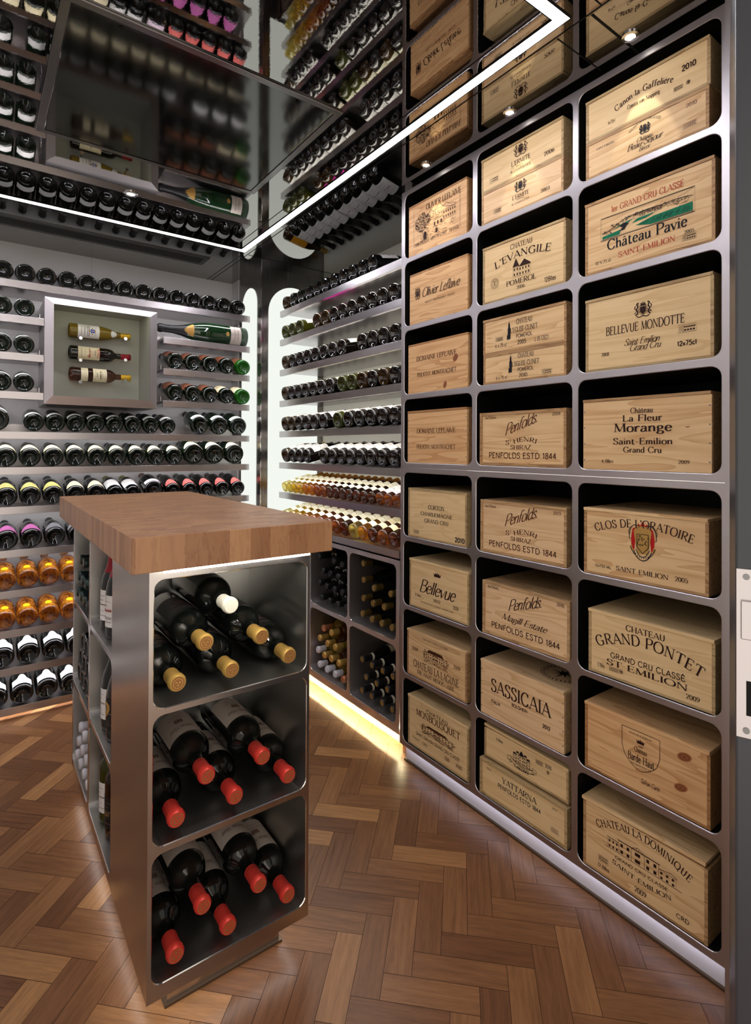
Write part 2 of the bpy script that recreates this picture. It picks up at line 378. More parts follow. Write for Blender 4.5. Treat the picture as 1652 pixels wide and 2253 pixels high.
# herringbone oak-brown blocks, each with its own tone
def floor():
    L, w, g = .242, .0715, .0006
    p0, q0 = .0247, 1.5442; s2 = math.sqrt(.5)
    v = [(XL, YN, -.0012), (XR, YN, -.0012), (XR, YF, -.0012), (XL, YF, -.0012)]; f = [(0, 1, 2, 3)]; mi = [1]; uv = [[(0, 0)]*4]; tone = [0.]
    rnd = random.Random(3)
    for mm in range(-12, 13):
        for kk in range(-70, 71):
            for typ in (0, 1):
                p = p0+kk*w+mm*L; q = q0+kk*w-mm*L
                a0, a1, b0, b1 = (p, p+L, q, q+w) if typ == 0 else (p+L, p+L+w, q+w-L, q+w)
                cx, cy = ((a0+a1)/2+(b0+b1)/2)*s2, ((b0+b1)/2-(a0+a1)/2)*s2
                if not (XL-.15 < cx < XR+.15 and YN-.15 < cy < YF+.15): continue
                C4 = [(a0+g, b0+g), (a1-g, b0+g), (a1-g, b1-g), (a0+g, b1-g)]
                b = len(v)
                for a, bb in C4: v.append(((a+bb)*s2, (bb-a)*s2, 0.))
                f.append((b, b+1, b+2, b+3)); mi.append(0)
                o = rnd.uniform(0, 40); o2 = rnd.uniform(0, 40)
                ll = [(0, 0), (L, 0), (L, w), (0, w)] if typ == 0 else [(0, w), (0, 0), (L, 0), (L, w)]
                uv.append([(x+o, y+o2) for x, y in ll]); tone.append(rnd.random())
    me = bpy.data.meshes.new('floor'); me.from_pydata(v, [], f)
    mt, n, l, p = newmat('parquet_blocks')
    me.materials.append(mt); me.materials.append(DARKGAP); me.polygons.foreach_set('material_index', mi)
    U = me.uv_layers.new(name='grain')
    i = 0
    for ff in uv:
        for c in ff: U.data[i].uv = c; i += 1
    at = me.attributes.new('tone', 'FLOAT', 'FACE'); at.data.foreach_set('value', tone)
    uvn = node(n, 'ShaderNodeUVMap'); uvn.uv_map = 'grain'; an = node(n, 'ShaderNodeAttribute'); an.attribute_name = 'tone'
    mp = node(n, 'ShaderNodeMapping'); mp.inputs['Scale'].default_value = (5, 70, 1); l.new(uvn.outputs[0], mp.inputs[0])
    nz = node(n, 'ShaderNodeTexNoise'); nz.inputs['Scale'].default_value = 1; nz.inputs['Detail'].default_value = 6; nz.inputs['Roughness'].default_value = .65; nz.inputs['Distortion'].default_value = .4
    l.new(mp.outputs[0], nz.inputs[0])
    mp2 = node(n, 'ShaderNodeMapping'); mp2.inputs['Scale'].default_value = (30, 500, 1); l.new(uvn.outputs[0], mp2.inputs[0])
    n3 = node(n, 'ShaderNodeTexNoise'); n3.inputs['Scale'].default_value = 1; n3.inputs['Detail'].default_value = 2; l.new(mp2.outputs[0], n3.inputs[0])
    c1 = node(n, 'ShaderNodeValToRGB'); e = c1.color_ramp.elements
    e[0].color = (*rgb(112, 72, 45), 1); e[1].color = (*rgb(182, 134, 88), 1); e[0].position = 0; e[1].position = 1
    x = e.new(.45); x.color = (*rgb(134, 91, 58), 1); x = e.new(.78); x.color = (*rgb(148, 103, 66), 1)
    l.new(an.outputs['Fac'], c1.inputs[0])
    c2 = node(n, 'ShaderNodeValToRGB'); c2.color_ramp.elements[0].color = (.45, .40, .36, 1); c2.color_ramp.elements[1].color = (1.25, 1.25, 1.22, 1)
    c2.color_ramp.elements[0].position = .25; c2.color_ramp.elements[1].position = .75
    s = math_node(n, l, 'MULTIPLY_ADD', n3.outputs[0], .35); l.new(nz.outputs[0], s.node.inputs[2]); s2_ = math_node(n, l, 'SUBTRACT', s, .17)
    l.new(s2_, c2.inputs[0])
    mx = node(n, 'ShaderNodeMix', data_type='RGBA', blend_type='MULTIPLY'); mx.inputs[0].default_value = .8
    l.new(c1.outputs[0], mx.inputs[6]); l.new(c2.outputs[0], mx.inputs[7]); l.new(mx.outputs[2], p.inputs['Base Color'])
    rr = math_node(n, l, 'MULTIPLY_ADD', nz.outputs[0], .2); rr.node.inputs[2].default_value = .22; l.new(rr, p.inputs['Roughness'])
    p.inputs['Specular IOR Level'].default_value = .45
    bp = node(n, 'ShaderNodeBump'); bp.inputs['Strength'].default_value = .12; bp.inputs['Distance'].default_value = .002; l.new(nz.outputs[0], bp.inputs['Height']); l.new(bp.outputs[0], p.inputs['Normal'])
    return tag(link('floor', me), kind='structure')
floor()
tag(MB().box(XL, XR, YN, YF, ZC, ZC+.03).build('ceiling', CEIL), kind='structure')
# back wall of the far alcove, its return strip, wall behind the middle shelves, left wall
YB = 3.585
bw = tag(MB().box(XL, 1.415, YB, YB+.03, 0, ZC).build('wall_back', PANEL), kind='structure')
tag(MB().box(.5495, .5505, YB-.0006, YB, .02, ZC).build('trim_1', plain('panel_seam', (.25, .25, .25), .6)), kind='structure')
tag(MB().box(1.409, 1.4149, 3.473, YB, 0, ZC).build('trim_2', PANEL), kind='structure')
tag(MB().box(1.857, 1.89, 1.84, 3.124, 0, ZC).build('wall_right', PANEL_G), kind='structure')
tag(MB().box(XL-.03, XL, .5, YF, 0, ZC).build('wall_left', plain('wall_bounce_white', rgb(236, 234, 230), .6)), kind='structure')  # unseen wall, its white chosen to bounce light onto the crates
# polished steel corner pier with two luminous arches
tag(MB().box(1.415, 1.90, 3.125, YF, 0, ZC).build('wall_corner', STEEL_DK), kind='structure')
tag(MB().box(1.4135, 1.4185, 3.1235, 3.1285, 0, ZC).build('trim_3', CHROME), kind='structure')
ARCHM = emit('arch_glow', (.96, 1., .93), ARCH)
def arch(name, P, u0, u1, z0, ztop, label):
    r = (u1-u0)/2; uc = (u0+u1)/2; pts = [(u0, z0), (u1, z0)]
    for i in range(21):
        a = math.pi*i/20; pts.append((uc+r*math.cos(a), ztop-r+r*math.sin(a)))
    mb = MB(); mb.face([P(u, z, .004) for u, z in pts], 0)
    for i in range(len(pts)):
        a, b = pts[i], pts[(i+1) % len(pts)]
        mb.face([P(*a, 0.0005), P(*b, 0.0005), P(*b, .004), P(*a, .004)], 0)
    o = mb.build(name, ARCHM); return tag(o, label, 'light panel')
arch('arch_light_panel', lambda u, z, d: (1.415-d, u, z), 3.186, 3.415, .12, 2.361, 'narrow glowing white arched panel on the pier face beside the far wall shelves')
arch('arch_light_panel', lambda u, z, d: (u, 3.125-d, z), 1.463, 1.812, .90, 2.361, 'wide glowing white arched panel at the left end of the middle shelves')

# ceiling: LED outline, joints, hatch, vent, spots
LED = emit('led_strip_white', (.93, .92, 1.), LED_CEIL)
x0, x1, y0, y1 = -.12, 1.232, .842, 2.95; w = .030
mb = MB()
for a in ((x0, x1, y0, y0+w), (x0, x1, y1-w, y1), (x0, x0+w, y0+w, y1-w), (x1-w, x1, y0+w, y1-w)):
    mb.box(a[0], a[1], a[2], a[3], ZC-.003, ZC+.001)
root = tag(empty('ceiling_light', ((x0+x1)/2, (y0+y1)/2, ZC)), 'slim rectangular outline of white LED light set in the black mirror ceiling', 'ceiling light')
o = mb.build('led_diffuser', LED, root); o.location = -root.location
mb = MB()
e = .003
for (ax0, ax1, ay0, ay1) in ((x0-e, x1+e, y0-e, y0), (x0-e, x1+e, y1, y1+e), (x1, x1+e, y0, y1), (x0-e, x0, y0, y1), (x0+w, x1-w, y0+w, y0+w+e), (x0+w, x1-w, y1-w-e, y1-w), (x1-w-e, x1-w, y0+w, y1-w), (x0+w, x0+w+e, y0+w, y1-w)):
    mb.box(ax0, ax1, ay0, ay1, ZC-.0035, ZC+.001)
o = mb.build('light_trim', DARKGAP, root); o.location = -root.location
k = 4
for a in ((1.262, 1.265, y0-.9, YB), (1.236, 1.2385, y1+.004, YB), (1.155, 1.1575, y0+w+.004, y1-w-.004), (1.27, XR, .800, .806), (XL, 1.26, .77, .773), (1.27, 1.85, 2.985, 2.988), (1.27, 1.48, .905, .908)):
    tag(MB().box(*a, ZC-.0012, ZC+.001).build('trim_%d' % k, DARKGAP), kind='structure'); k += 1
# hatch
root = tag(empty('ceiling_hatch', (.57, 1.885, ZC)), 'black glossy square access hatch in the mirror ceiling', 'hatch')
hx0, hx1, hy0, hy1 = .165, .978, 1.525, 2.25; fw = .022
mb = MB()
for a in ((hx0, hx1, hy0, hy0+fw), (hx0, hx1, hy1-fw, hy1), (hx0, hx0+fw, hy0+fw, hy1-fw), (hx1-fw, hx1, hy0+fw, hy1-fw)): mb.box(*a, ZC-.006, ZC)
o = mb.build('hatch_frame', HATCHF, root, bevel=.0012); o.location = -root.location
o = MB().box(hx0+fw+.003, hx1-fw-.003, hy0+fw+.003, hy1-fw-.003, ZC-.004, ZC).build('hatch_panel', HATCH, root); o.location = -root.location
for sx, sy in ((.305, 1.565), (.83, 1.565)):
    mb = MB(); mb.lathe([(.0, 0), (.006, 0), (.006, .002), (0, .002)], 12); o = mb.build('screw', DARKGAP, root); o.location = Vector((sx, sy, ZC-.0055))-root.location
# vent
root = tag(empty('ceiling_vent', (.34, 3.24, ZC)), 'long black slotted air vent in the ceiling above the far wall', 'vent')
mb = MB()
for a in ((XL, 1.11, 3.165, 3.195), (XL, 1.11, 3.285, 3.315), (1.085, 1.11, 3.195, 3.285)): mb.box(*a, ZC-.004, ZC)
o = mb.build('vent_frame', plain('vent_grey', (.10, .10, .10), .4, .6), root); o.location = -root.location
o = MB().box(XL, 1.085, 3.195, 3.285, ZC-.0015, ZC).build('vent_slot', DARKGAP, root); o.location = -root.location
for i in range(4):
    y = 3.207+.019*i
    o = MB().box(XL, 1.085, y, y+.006, ZC-.004, ZC-.002).build('vent_slat', MATS['vent_grey'], root); o.location = -root.location
SPOTGLOW = emit('spot_lens_glow', (1., .98, .9), 12.)
spotlab = {0: 'small lit ceiling spot above the right column of wine crates', 1: 'small lit ceiling spot above the middle column of wine crates', 2: 'small lit ceiling spot above the left column of wine crates', 3: 'small round ceiling spot over the far wall shelves, beside the LED strip'}
for i, (sx, sy) in enumerate(((1.418, .783), (1.42, 1.197), (1.422, 1.615), (.547, 2.575))):
    R = .022 if i < 3 else .03
    root = tag(empty('ceiling_spot', (sx, sy, ZC)), spotlab[i], 'spotlight', 'ceiling spots')
    mb = MB(); mb.lathe([(R*.55, -.001), (R*.62, -.005), (R, -.004), (R, 0)], 20); mb.build('trim_ring', CHROME, root, smooth=True)
    mb = MB(); mb.lathe([(0, -.002), (R*.55, -.002)], 20); mb.build('lens', SPOTGLOW, root)
    ld = bpy.data.lights.new('spot_beam', 'SPOT'); ld.energy = SPOT_W if i < 3 else 2.0; ld.color = (1., .98, .78); ld.spot_size = math.radians(44); ld.spot_blend = .25; ld.shadow_soft_size = .004
    lo = bpy.data.objects.new('spot_beam', ld); COL.objects.link(lo); lo.location = (sx, sy, ZC-.012)
    if i < 3: lo.rotation_euler = (0, math.radians(-7), 0)

# ------------------------------------------------------------------ steel units with rounded compartments
def rrect(u0, u1, v0, v1, r, n=5):
    P = []
    for cx, cy, a in ((u1-r, v1-r, 0), (u0+r, v1-r, 90), (u0+r, v0+r, 180), (u1-r, v0+r, 270)):
        for i in range(n+1):
            t = math.radians(a+90*i/n); P.append((cx+r*math.cos(t), cy+r*math.sin(t)))
    return P
def cell_unit(root, P, outer, us, vs, r, depth, face_mat, lin_mat, side_depth=None, back_mat=None, bottom=True, square=False):
    """plate with rounded openings + one lining per opening; P(u, v, d) -> world"""
    bm = bmesh.new(); es = []; c = .0018
    def loop(pts):
        V = [bm.verts.new(P(u, v, 0)) for u, v in pts]
        for i in range(len(V)): es.append(bm.edges.new((V[i], V[(i+1) % len(V)])))
        return V
    u0, u1, v0, v1 = outer
    O = loop([(u0, v0), (u1, v0), (u1, v1), (u0, v1)])
    for a in us:
        for b in vs: loop(rrect(a[0]-c, a[1]+c, b[0]-c, b[1]+c, r+c))
    bmesh.ops.triangle_fill(bm, edges=es, use_beauty=True)
    sd = side_depth or depth
    B = [bm.verts.new(P(u, v, sd)) for u, v in ((u0, v0), (u1, v0), (u1, v1), (u0, v1))]
    for i in range(4):
        if i or bottom: bm.faces.new((O[i], O[(i+1) % 4], B[(i+1) % 4], B[i]))
    bmesh.ops.recalc_face_normals(bm, faces=bm.faces)
    me = bpy.data.meshes.new('face_plate'); bm.to_mesh(me); bm.free(); me.materials.append(face_mat)
    o = link('face_plate', me, root); o.location = -root.location
    for a in us:
        for b in vs:
            mb = MB()
            rings = [(rrect(a[0]-c, a[1]+c, b[0]-c, b[1]+c, r+c), 0), (rrect(*a, *b, r), c), (rrect(*a, *b, r), depth)]
            if square:      # rounded openings are only in the thin plate, the compartment behind has square corners
                n6 = 6
                for q, (cu, cv) in enumerate(((a[1], b[1]), (a[0], b[1]), (a[0], b[0]), (a[1], b[0]))):
                    arc = rings[1][0][q*n6:(q+1)*n6]
                    mb.face([P(*t, c) for t in arc]+[P(cu, cv, c)], 1)
                rq = [(a[1], b[1]), (a[0], b[1]), (a[0], b[0]), (a[1], b[0])]
                for i in range(4):
                    j = (i+1) % 4; mb.face([P(*rq[i], c), P(*rq[j], c), P(*rq[j], depth), P(*rq[i], depth)], 1)
                rings = [rings[0], rings[1], (rq, depth)]
            for (A, da), (Bq, db) in zip(rings[:2] if square else rings, rings[1:2] if square else rings[1:]):
                for i in range(len(A)):
                    j = (i+1) % len(A); mb.face([P(*A[i], da), P(*A[j], da), P(*Bq[j], db), P(*Bq[i], db)], 0 if da == 0 else 1)
            mb.face([P(*q, depth) for q in rings[2][0]], 1)
            o = mb.build('compartment', [CHROME if lin_mat is not SHADE_IN else face_mat, lin_mat], root); o.location = -root.location
CY = [(1.4215, 1.816), (1.0015, 1.3985), (.585, .9805)]
ROWZ = [(2.152, 2.421), (1.863, 2.131), (1.573, 1.841), (1.283, 1.550), (.973, 1.241), (.683, .952), (.394, .664), (.104, .373)]
PX = lambda X: (lambda u, v, d: (X+d, u, v))
for nm, zz, rows, lab in (('crate_rack', (1.2625, 2.441), ROWZ[:4], 'upper brushed steel crate rack of twelve rounded openings under the ceiling'), ('crate_rack', (.084, 1.2615), ROWZ[4:], 'lower brushed steel crate rack of twelve rounded openings above the lit plinth')):
    root = tag(empty(nm, (1.48, 1.2, zz[0])), lab, 'rack', 'crate racks along the right wall')
    cell_unit(root, PX(1.48), (.5635, 1.8365, *zz), CY, rows, .026, .345, STEEL_V, SHADE_IN, .003, square=True)
root = tag(empty('plinth', (1.60, 1.2, 0)), 'low brushed steel plinth lit from above, under the crate rack', 'plinth')
o = MB().box(1.516, 1.82, .5635, 1.8365, 0, .079).build('plinth_face', steel('steel_plinth', (.62, .60, .64), .42, (300, 8, 300), .01, .25), root); o.location = -root.location
o = MB().box(1.508, 1.516, .5635, 1.84, 0, .008).build('floor_strip', plain('bronze_edge', rgb(96, 80, 66), .4, .7), root); o.location = -root.location
mb = MB().box(1.4832, 1.4842, .58, 1.83, .089, .099); mb.mi = [0, 0, 0, 1, 0, 0]      # only the side toward the plinth shines
o = mb.build('led_strip', [DARKGAP, emit('led_plinth', (.90, .88, 1.), LED_PLINTH)], root); o.location = -root.location
# side panel between crate racks and middle shelves
tag(MB().box(1.545, 1.857, 1.845, 1.895, .0, 2.44).build('wall_divider', STEEL_V), kind='structure')

# middle unit below the shelves
root = tag(empty('bottle_cabinet', (1.535, 2.51, .07)), 'low steel cabinet with four visible rounded openings under the middle shelves', 'cabinet')
cell_unit(root, PX(1.535), (1.908, 3.112, .068, .842), [(1.9365, 2.3125), (2.3345, 2.709), (2.731, 3.09)], [(.106, .452), (.479, .817)], .026, .318, STEEL_H, STEEL_IN, .003)
o = MB().box(1.552, 1.85, 1.909, 3.11, .8425, .851).build('shadow_gap', DARKGAP, root); o.location = -root.location
root = tag(empty('plinth', (1.70, 2.5, 0)), 'low cream lit plinth under the low steel bottle cabinet', 'plinth')
o = MB().box(1.578, 1.85, 1.845, 3.11, 0, .066).build('plinth_face', CREAM_PL, root); o.location = -root.location
o = MB().box(1.553, 1.558, 1.85, 3.10, .088, .092).build('led_strip', emit('led_plinth_warm', (1., .86, .50), LED_PLINTH*9), root); o.location = -root.location

# ------------------------------------------------------------------ shelves
LEDS = emit('led_shelf', (.97, .96, 1.), LED_SHELF)
LEDW = emit('led_shelf_warm', (1., .97, .88), LED_SHELF)
def shelf(a0, a1, z, facing, front, back, label, group, led=LEDS, rail=True, pins=(), lip=.037):
    """a0..a1 along the wall; 'front' = lip position; facing '-Y' or '-X'"""
    P = (lambda a0, a1, d0, d1, z0, z1: (a0, a1, d0, d1, z0, z1)) if facing == '-Y' else (lambda a0, a1, d0, d1, z0, z1: (d0, d1, a0, a1, z0, z1))
    loc = Vector(((a0+a1)/2, (front+back)/2, z-lip)) if facing == '-Y' else Vector(((front+back)/2, (a0+a1)/2, z-lip))
    root = tag(empty('bottle_shelf', loc), label, 'shelf', group)
    t = .004
    mb = MB(); mb.box(*P(a0, a1, front, front+t, z-lip, z)); mb.box(*P(a0, a1, front+t, back, z-.016, z-.003)); mb.box(*P(a0, a1, front+t, front+.02, z-lip, z-lip+.003))
    mb.box(*P(a0, a0+t, front+t, front+.02, z-lip+.003, z-.003)); mb.box(*P(a1-t, a1, front+t, front+.02, z-lip+.003, z-.003))
    o = mb.build('tray', SHELF_ST, root, bevel=.0008); o.location = -loc
    o = MB().box(*P(a0+.03, a1-.03, front+.022, front+.034, z-.023, z-.0165)).build('led_strip', led, root); o.location = -loc
    if rail:
        o = MB().box(*P(a0+.01, a1-.01, back-.075, back-.065, z-.0025, z+.045)).build('rest_rail', STEEL_IN, root); o.location = -loc
    for pa, pd in pins:
        mb = MB(); q = (pa, pd) if facing == '-Y' else (pd, pa)
        mb.tube([(*q, z-.003), (*q, z+.030)], .0045, 10); o = mb.build('end_pin', CHROME, root, smooth=True); o.location = -loc
    return root
LEFTZ = {'row1': 2.172, 'l1': 1.997, 'l2': 1.811, 'l3': 1.618, 'r1': 1.979, 'r2': 1.798, 'r3': 1.613, 'row5': 1.419, 'row6': 1.242, 'row7': 1.046, 'row8': .832, 'row9': .632, 'row10': .437, 'row11': .251, 'row12': .055}
LDESC = {'row1': 'top', 'row5': 'fifth', 'row6': 'sixth', 'row7': 'seventh', 'row8': 'eighth', 'row9': 'ninth', 'row10': 'tenth', 'row11': 'second lowest', 'row12': 'lowest'}
for k, z in LEFTZ.items():
    if k in LDESC: shelf(XL+.01, 1.396, z, '-Y', 3.25, YB-.002, '%s long steel bottle shelf on the far wall' % LDESC[k], 'far wall shelves')
    elif k[0] == 'l': shelf(XL+.01, .283, z, '-Y', 3.25, YB-.002, 'short steel shelf left of the bottle display box, %s of three' % {'1': 'top', '2': 'middle', '3': 'bottom'}[k[1]], 'far wall shelves', pins=((.268, 3.30), (.268, 3.36)))
    else: shelf(.872, 1.396, z, '-Y', 3.25, YB-.002, 'short steel shelf right of the bottle display box, %s of three' % {'1': 'top', '2': 'middle', '3': 'bottom'}[k[1]], 'far wall shelves', pins=((.862+.02, 3.34),))
MIDZ = [2.195, 2.016, 1.828, 1.636, 1.447, 1.254, 1.071]
MD = ['top', 'second', 'third', 'fourth', 'fifth', 'sixth', 'seventh']
for z, d in zip(MIDZ, MD):
    shelf(1.905, 3.112, z, '-X', 1.535, 1.855, '%s steel bottle shelf of the middle bay beside the crate racks' % d, 'middle bay shelves', LEDW)
sh = shelf(1.905, 3.112, .885, '-X', 1.528, 1.855, 'lowest ledge of the middle bay, on top of the low steel cabinet', 'middle bay shelves', rail=True, lip=.033)
# ledge has no lamp under it
for c_ in list(sh.children):
    if c_.name.startswith('led_strip'): bpy.data.objects.remove(c_)

# ------------------------------------------------------------------ printed marks for the crates
def mk_crest(k):
    rnd = random.Random(9)
    k.fill([(.34, .62), (.66, .62), (.66, .34), (.5, .16), (.34, .34)]); 
    k.line([(.30, .66), (.70, .66), (.70, .32), (.5, .10), (.30, .32), (.30, .66)], .0007)
    k.fill([(.36, .72), (.40, .88), (.46, .76), (.5, .95), (.54, .76), (.60, .88), (.64, .72)])
    k.line([(.34, .70), (.66, .70)], .0008)
    for s in (-1, 1):
        c = lambda x, y: (.5+s*x, y)
        k.line([c(.24, .86), c(.34, .80), c(.28, .64), c(.36, .48), c(.28, .30), c(.40, .16)], .0018, 0, True)
        k.line([c(.40, .72), c(.46, .60), c(.40, .50)], .0012, 0, True); k.line([c(.38, .36), c(.46, .26)], .0012)
        for i in range(10):
            x, y = rnd.uniform(.22, .42), rnd.uniform(.18, .85); k.line([c(x, y), c(x+rnd.uniform(-.08, .08), y+rnd.uniform(-.08, .08))], .0006)
    k.line([(.14, .12), (.3, .04), (.5, .10), (.7, .04), (.86, .12)], .0012, 0, True)
def mk_stamp(k):
    k.rect(0, 0, 1, 1, .0004); k.line([(.28, 0), (.28, 1)], .0004)
    for x in (.08, .15, .21): k.line([(x, .15), (x, .85)], .0004)
    for y, n in ((.7, 7), (.28, 4)):
        for i in range(n): 
            x = .34+.62*i/n; k.frect(x, y-.1, x+.45/n, y+.12)
def mk_dot(k):
    k.ring(.5, .5, .46, .0006); k.line([(.3, .4), (.5, .7), (.72, .5), (.5, .3), (.42, .5)], .0010, 0, True)
def mk_round(k):
    k.ring(.5, .5, .48, .0005); k.ring(.5, .5, .26, .0004)
    for i in range(16):
        a = math.tau*i/16; k.line([(.5+.32*math.cos(a), .5+.32*math.sin(a)), (.5+.43*math.cos(a), .5+.43*math.sin(a))], .0007)
    for i in range(5): k.line([(.34+.08*i, .3), (.66-.08*i, .7)], .0004)
def mk_crown(k):
    k.line([(.1, .12), (.9, .12)], .0014)
    k.fill([(.12, .2), (.0, .75), (.2, .45), (.28, .9), (.38, .5), (.5, 1.0), (.62, .5), (.72, .9), (.8, .45), (1., .75), (.88, .2)])
def house(k, x0, x1, y0, y1, nx, ny, roof=0, wd=.0005):
    k.rect(x0, y0, x1, y1, wd)
    for i in range(nx):
        for j in range(ny):
            a = x0+(x1-x0)*(i+.28)/nx; b = y0+(y1-y0)*(j+.22)/ny
            k.frect(a, b, a+(x1-x0)*.40/nx, b+(y1-y0)*.5/ny)
    if roof: k.line([(x0-.01, y1), ((x0+x1)/2, y1+roof), (x1+.01, y1)], wd)
def mk_chateau(k):
    rnd = random.Random(2)
    house(k, .18, .82, .28, .66, 7, 2); k.fill([(.14, .66), (.24, .86), (.76, .86), (.86, .66)])
    house(k, .40, .60, .28, .74, 2, 2, .14, .0007)
    for s in (0, .82): house(k, s, s+.18, .22, .58, 2, 2, .1)
    k.line([(0, .22), (1, .2)], .0008)
    for i in range(34):
        x = rnd.uniform(0, .9); y = rnd.uniform(-.02, .2); k.line([(x, y), (x+rnd.uniform(.04, .18), y-rnd.uniform(0, .05))], .0005)
    for i in range(16):
        x = rnd.choice([rnd.uniform(-.04, .12), rnd.uniform(.88, 1.04)]); y = rnd.uniform(.3, .75); k.line([(x, y), (x+.04, y+.06), (x+.07, y)], .0006, 0, True)
def mk_manor(k):
    house(k, 0, .34, .0, .55, 2, 2); k.fill([(-.03, .55), (.17, 1.0), (.37, .55)])
    house(k, .34, 1.0, .0, .50, 4, 2); k.fill([(.34, .50), (.66, .84), (1.02, .56), (1.02, .50)])
def mk_longhouse(k):
    k.line([(-.02, .13), (1.03, .13)], .0006)
    house(k, .03, .19, .13, .78, 3, 2, 0, .0005); house(k, .19, .37, .13, .95, 2, 2, 0, .0006); house(k, .37, .55, .13, .95, 1, 2, .22, .0006); house(k, .55, .74, .13, .95, 2, 2, 0, .0006); house(k, .74, .96, .13, .70, 3, 2, 0, .0005)
    k.line([(.17, .98), (.76, .98)], .0008); k.line([(.01, .80), (.19, .80)], .0007); k.line([(.74, .72), (.9, .86), (.98, .72)], .0006); k.ring(.46, 1.07, .018, .0004)
def mk_tower(k):
    k.fill([(.18, .02), (.18, .55), (.28, .62), (.32, .80), (.44, .84), (.5, 1.0), (.56, .84), (.68, .80), (.72, .62), (.82, .55), (.82, .02)])
    k.fill([(.0, 0), (.0, .22), (.18, .26), (.18, 0)])
def mk_castle(k):
    for x0, x1, y1 in ((0, .18, .62), (.18, .36, .80), (.36, .64, .70), (.64, .82, .80), (.82, 1, .62)):
        house(k, x0, x1, 0, y1, 2, 3, 0, .0005); k.fill([(x0, y1), (x0+.03, y1+.14), (x1-.03, y1+.14), (x1, y1)])
    k.fill([(.38, .84), (.5, 1.12), (.62, .84)])
def mk_ribbon(k):
    up = lambda d: [(x, .52-.42*math.sin(math.pi*x)*0.9+d+.1*math.sin(math.tau*x)) for x in [i/12 for i in range(13)]]
    k.line([(.12, .78), (.2, .40), (.35, .14), (.5, .05), (.66, .08), (.82, .28), (.9, .55)], .0009, 0, True)
    k.line([(.12, 1.45), (.2, 1.02), (.35, .74), (.5, .64), (.66, .68), (.82, .9), (.9, 1.1)], .0009, 0, True)
    for s in (0, 1):
        c = lambda x, y: ((1-x) if s else x, y)
        k.line([c(.0, 1.25), c(.12, 1.45), c(.12, .78), c(.0, .62), c(.0, 1.25)], .0009); k.line([c(.06, .62), c(.1, .35), c(.16, .55)], .0010, 0, True)
def mk_shield(k):
    k.line([(0, 1), (.5, 1), (1, 1), (1, .6)], .0007); k.line([(1, .6), (.98, .45), (.86, .2), (.5, 0), (.14, .2), (.02, .45), (0, .6)], .0007, 0, True); k.line([(0, .6), (0, 1)], .0007)
def mk_frame(k):
    k.line([(.34, .97), (0, .97), (0, 0), (.02, 0)], .0005); k.line([(1., .93), (1, 0), (.95, 0)], .0005)
def mk_village(k):
    rnd = random.Random(11)
    for i in range(230):
        a, r = rnd.uniform(0, math.tau), math.sqrt(rnd.random()); x, y = .16+.19*r*math.cos(a), .62+.30*r*math.sin(a)
        k.line([(x, y), (x+rnd.uniform(-.02, .02), y+.03), (x+.03, y+rnd.uniform(-.03, .03))], .0005, 0, True)
    for i in range(90):
        x, y = rnd.uniform(.28, .68), rnd.uniform(.50, .78); k.line([(x, y), (x+rnd.uniform(-.03, .03), y+rnd.uniform(-.03, .03))], .0006)
    k.line([(.3, .78), (.38, .92), (.46, .80), (.54, .90), (.60, .98), (.68, .84), (.76, .90), (.84, .80), (.93, .78), (1., .72)], .0007)
    k.line([(.60, .98), (.60, 1.06)], .0006); k.line([(.66, .84), (.82, .74), (.98, .70)], .0006)
    house(k, .68, .98, .40, .70, 6, 2); house(k, .44, .68, .30, .52, 3, 1)
    k.rect(.18, .02, .30, .34, .0008); k.fill([(.20, .04), (.28, .04), (.28, .24), (.24, .30), (.20, .24)]); k.line([(.15, .34), (.24, .42), (.34, .34)], .0010)
    k.fill([(.50, .10), (.55, .10), (.55, .24), (.50, .24)])
    for i in range(70):
        x, y = rnd.uniform(.10, .75), rnd.uniform(-.02, .34); k.line([(x, y), (x+rnd.uniform(.01, .05), y+rnd.uniform(-.01, .01))], .0006)
    k.line([(.86, .26), (.90, .32), (.93, .26), (.97, .30)], .0008, 0, True); k.line([(.84, .16), (.88, .22), (.92, .16)], .0008, 0, True)
def mk_pavie(k):
    rnd = random.Random(4)
    k.rect(0, 0, 1, 1, .0009); k.rect(.012, .035, .988, .965, .0003)
    k.fill([(.02, .06), (.22, .06), (.24, .26), (.02, .18)], 1)
    k.fill([(.14, .36), (.30, .42), (.38, .56), (.26, .50)], 1)
    k.fill([(.40, .22), (.56, .06), (.98, .06), (.98, .42), (.80, .40), (.60, .38)], 1)
    k.fill([(.36, .36), (.42, .50), (.62, .52), (.52, .40)], 1)
    top = [(.02, .30), (.12, .38), (.22, .58), (.32, .70), (.42, .72), (.54, .74), (.66, .72), (.8, .74), (.92, .70), (.98, .66)]
    k.line(top, .0008, 0, True)
    for i in range(260):
        x = rnd.uniform(.02, .94); yt = [b[1] for a, b in zip(top, top[1:]) if a[0] <= x <= b[0]] or [.6]
        y = yt[0]-abs(rnd.gauss(0, .09)); 
        if y < .06: continue
        k.line([(x, y), (x+rnd.uniform(-.012, .02), y+rnd.uniform(0, .05))], .0006)
    for x, y, w_, h_ in ((.44, .56, .07, .12), (.53, .58, .06, .12), (.60, .56, .08, .10), (.40, .62, .03, .10)): house(k, x, x+w_, y, y+h_, 3, 1, .05)
    for i in range(40):
        x = rnd.uniform(.42, .96); k.line([(x, rnd.uniform(.08, .2)), (x+.03, rnd.uniform(.24, .34))], .0003)
    k.line([(.84, .80), (.92, .86), (.98, .96)], .0004, 0, True)
    k.fill([(.22, .20), (.26, .34), (.30, .34), (.28, .20)]); k.fill([(.24, .34), (.22, .44), (.28, .50), (.33, .42), (.30, .34)])
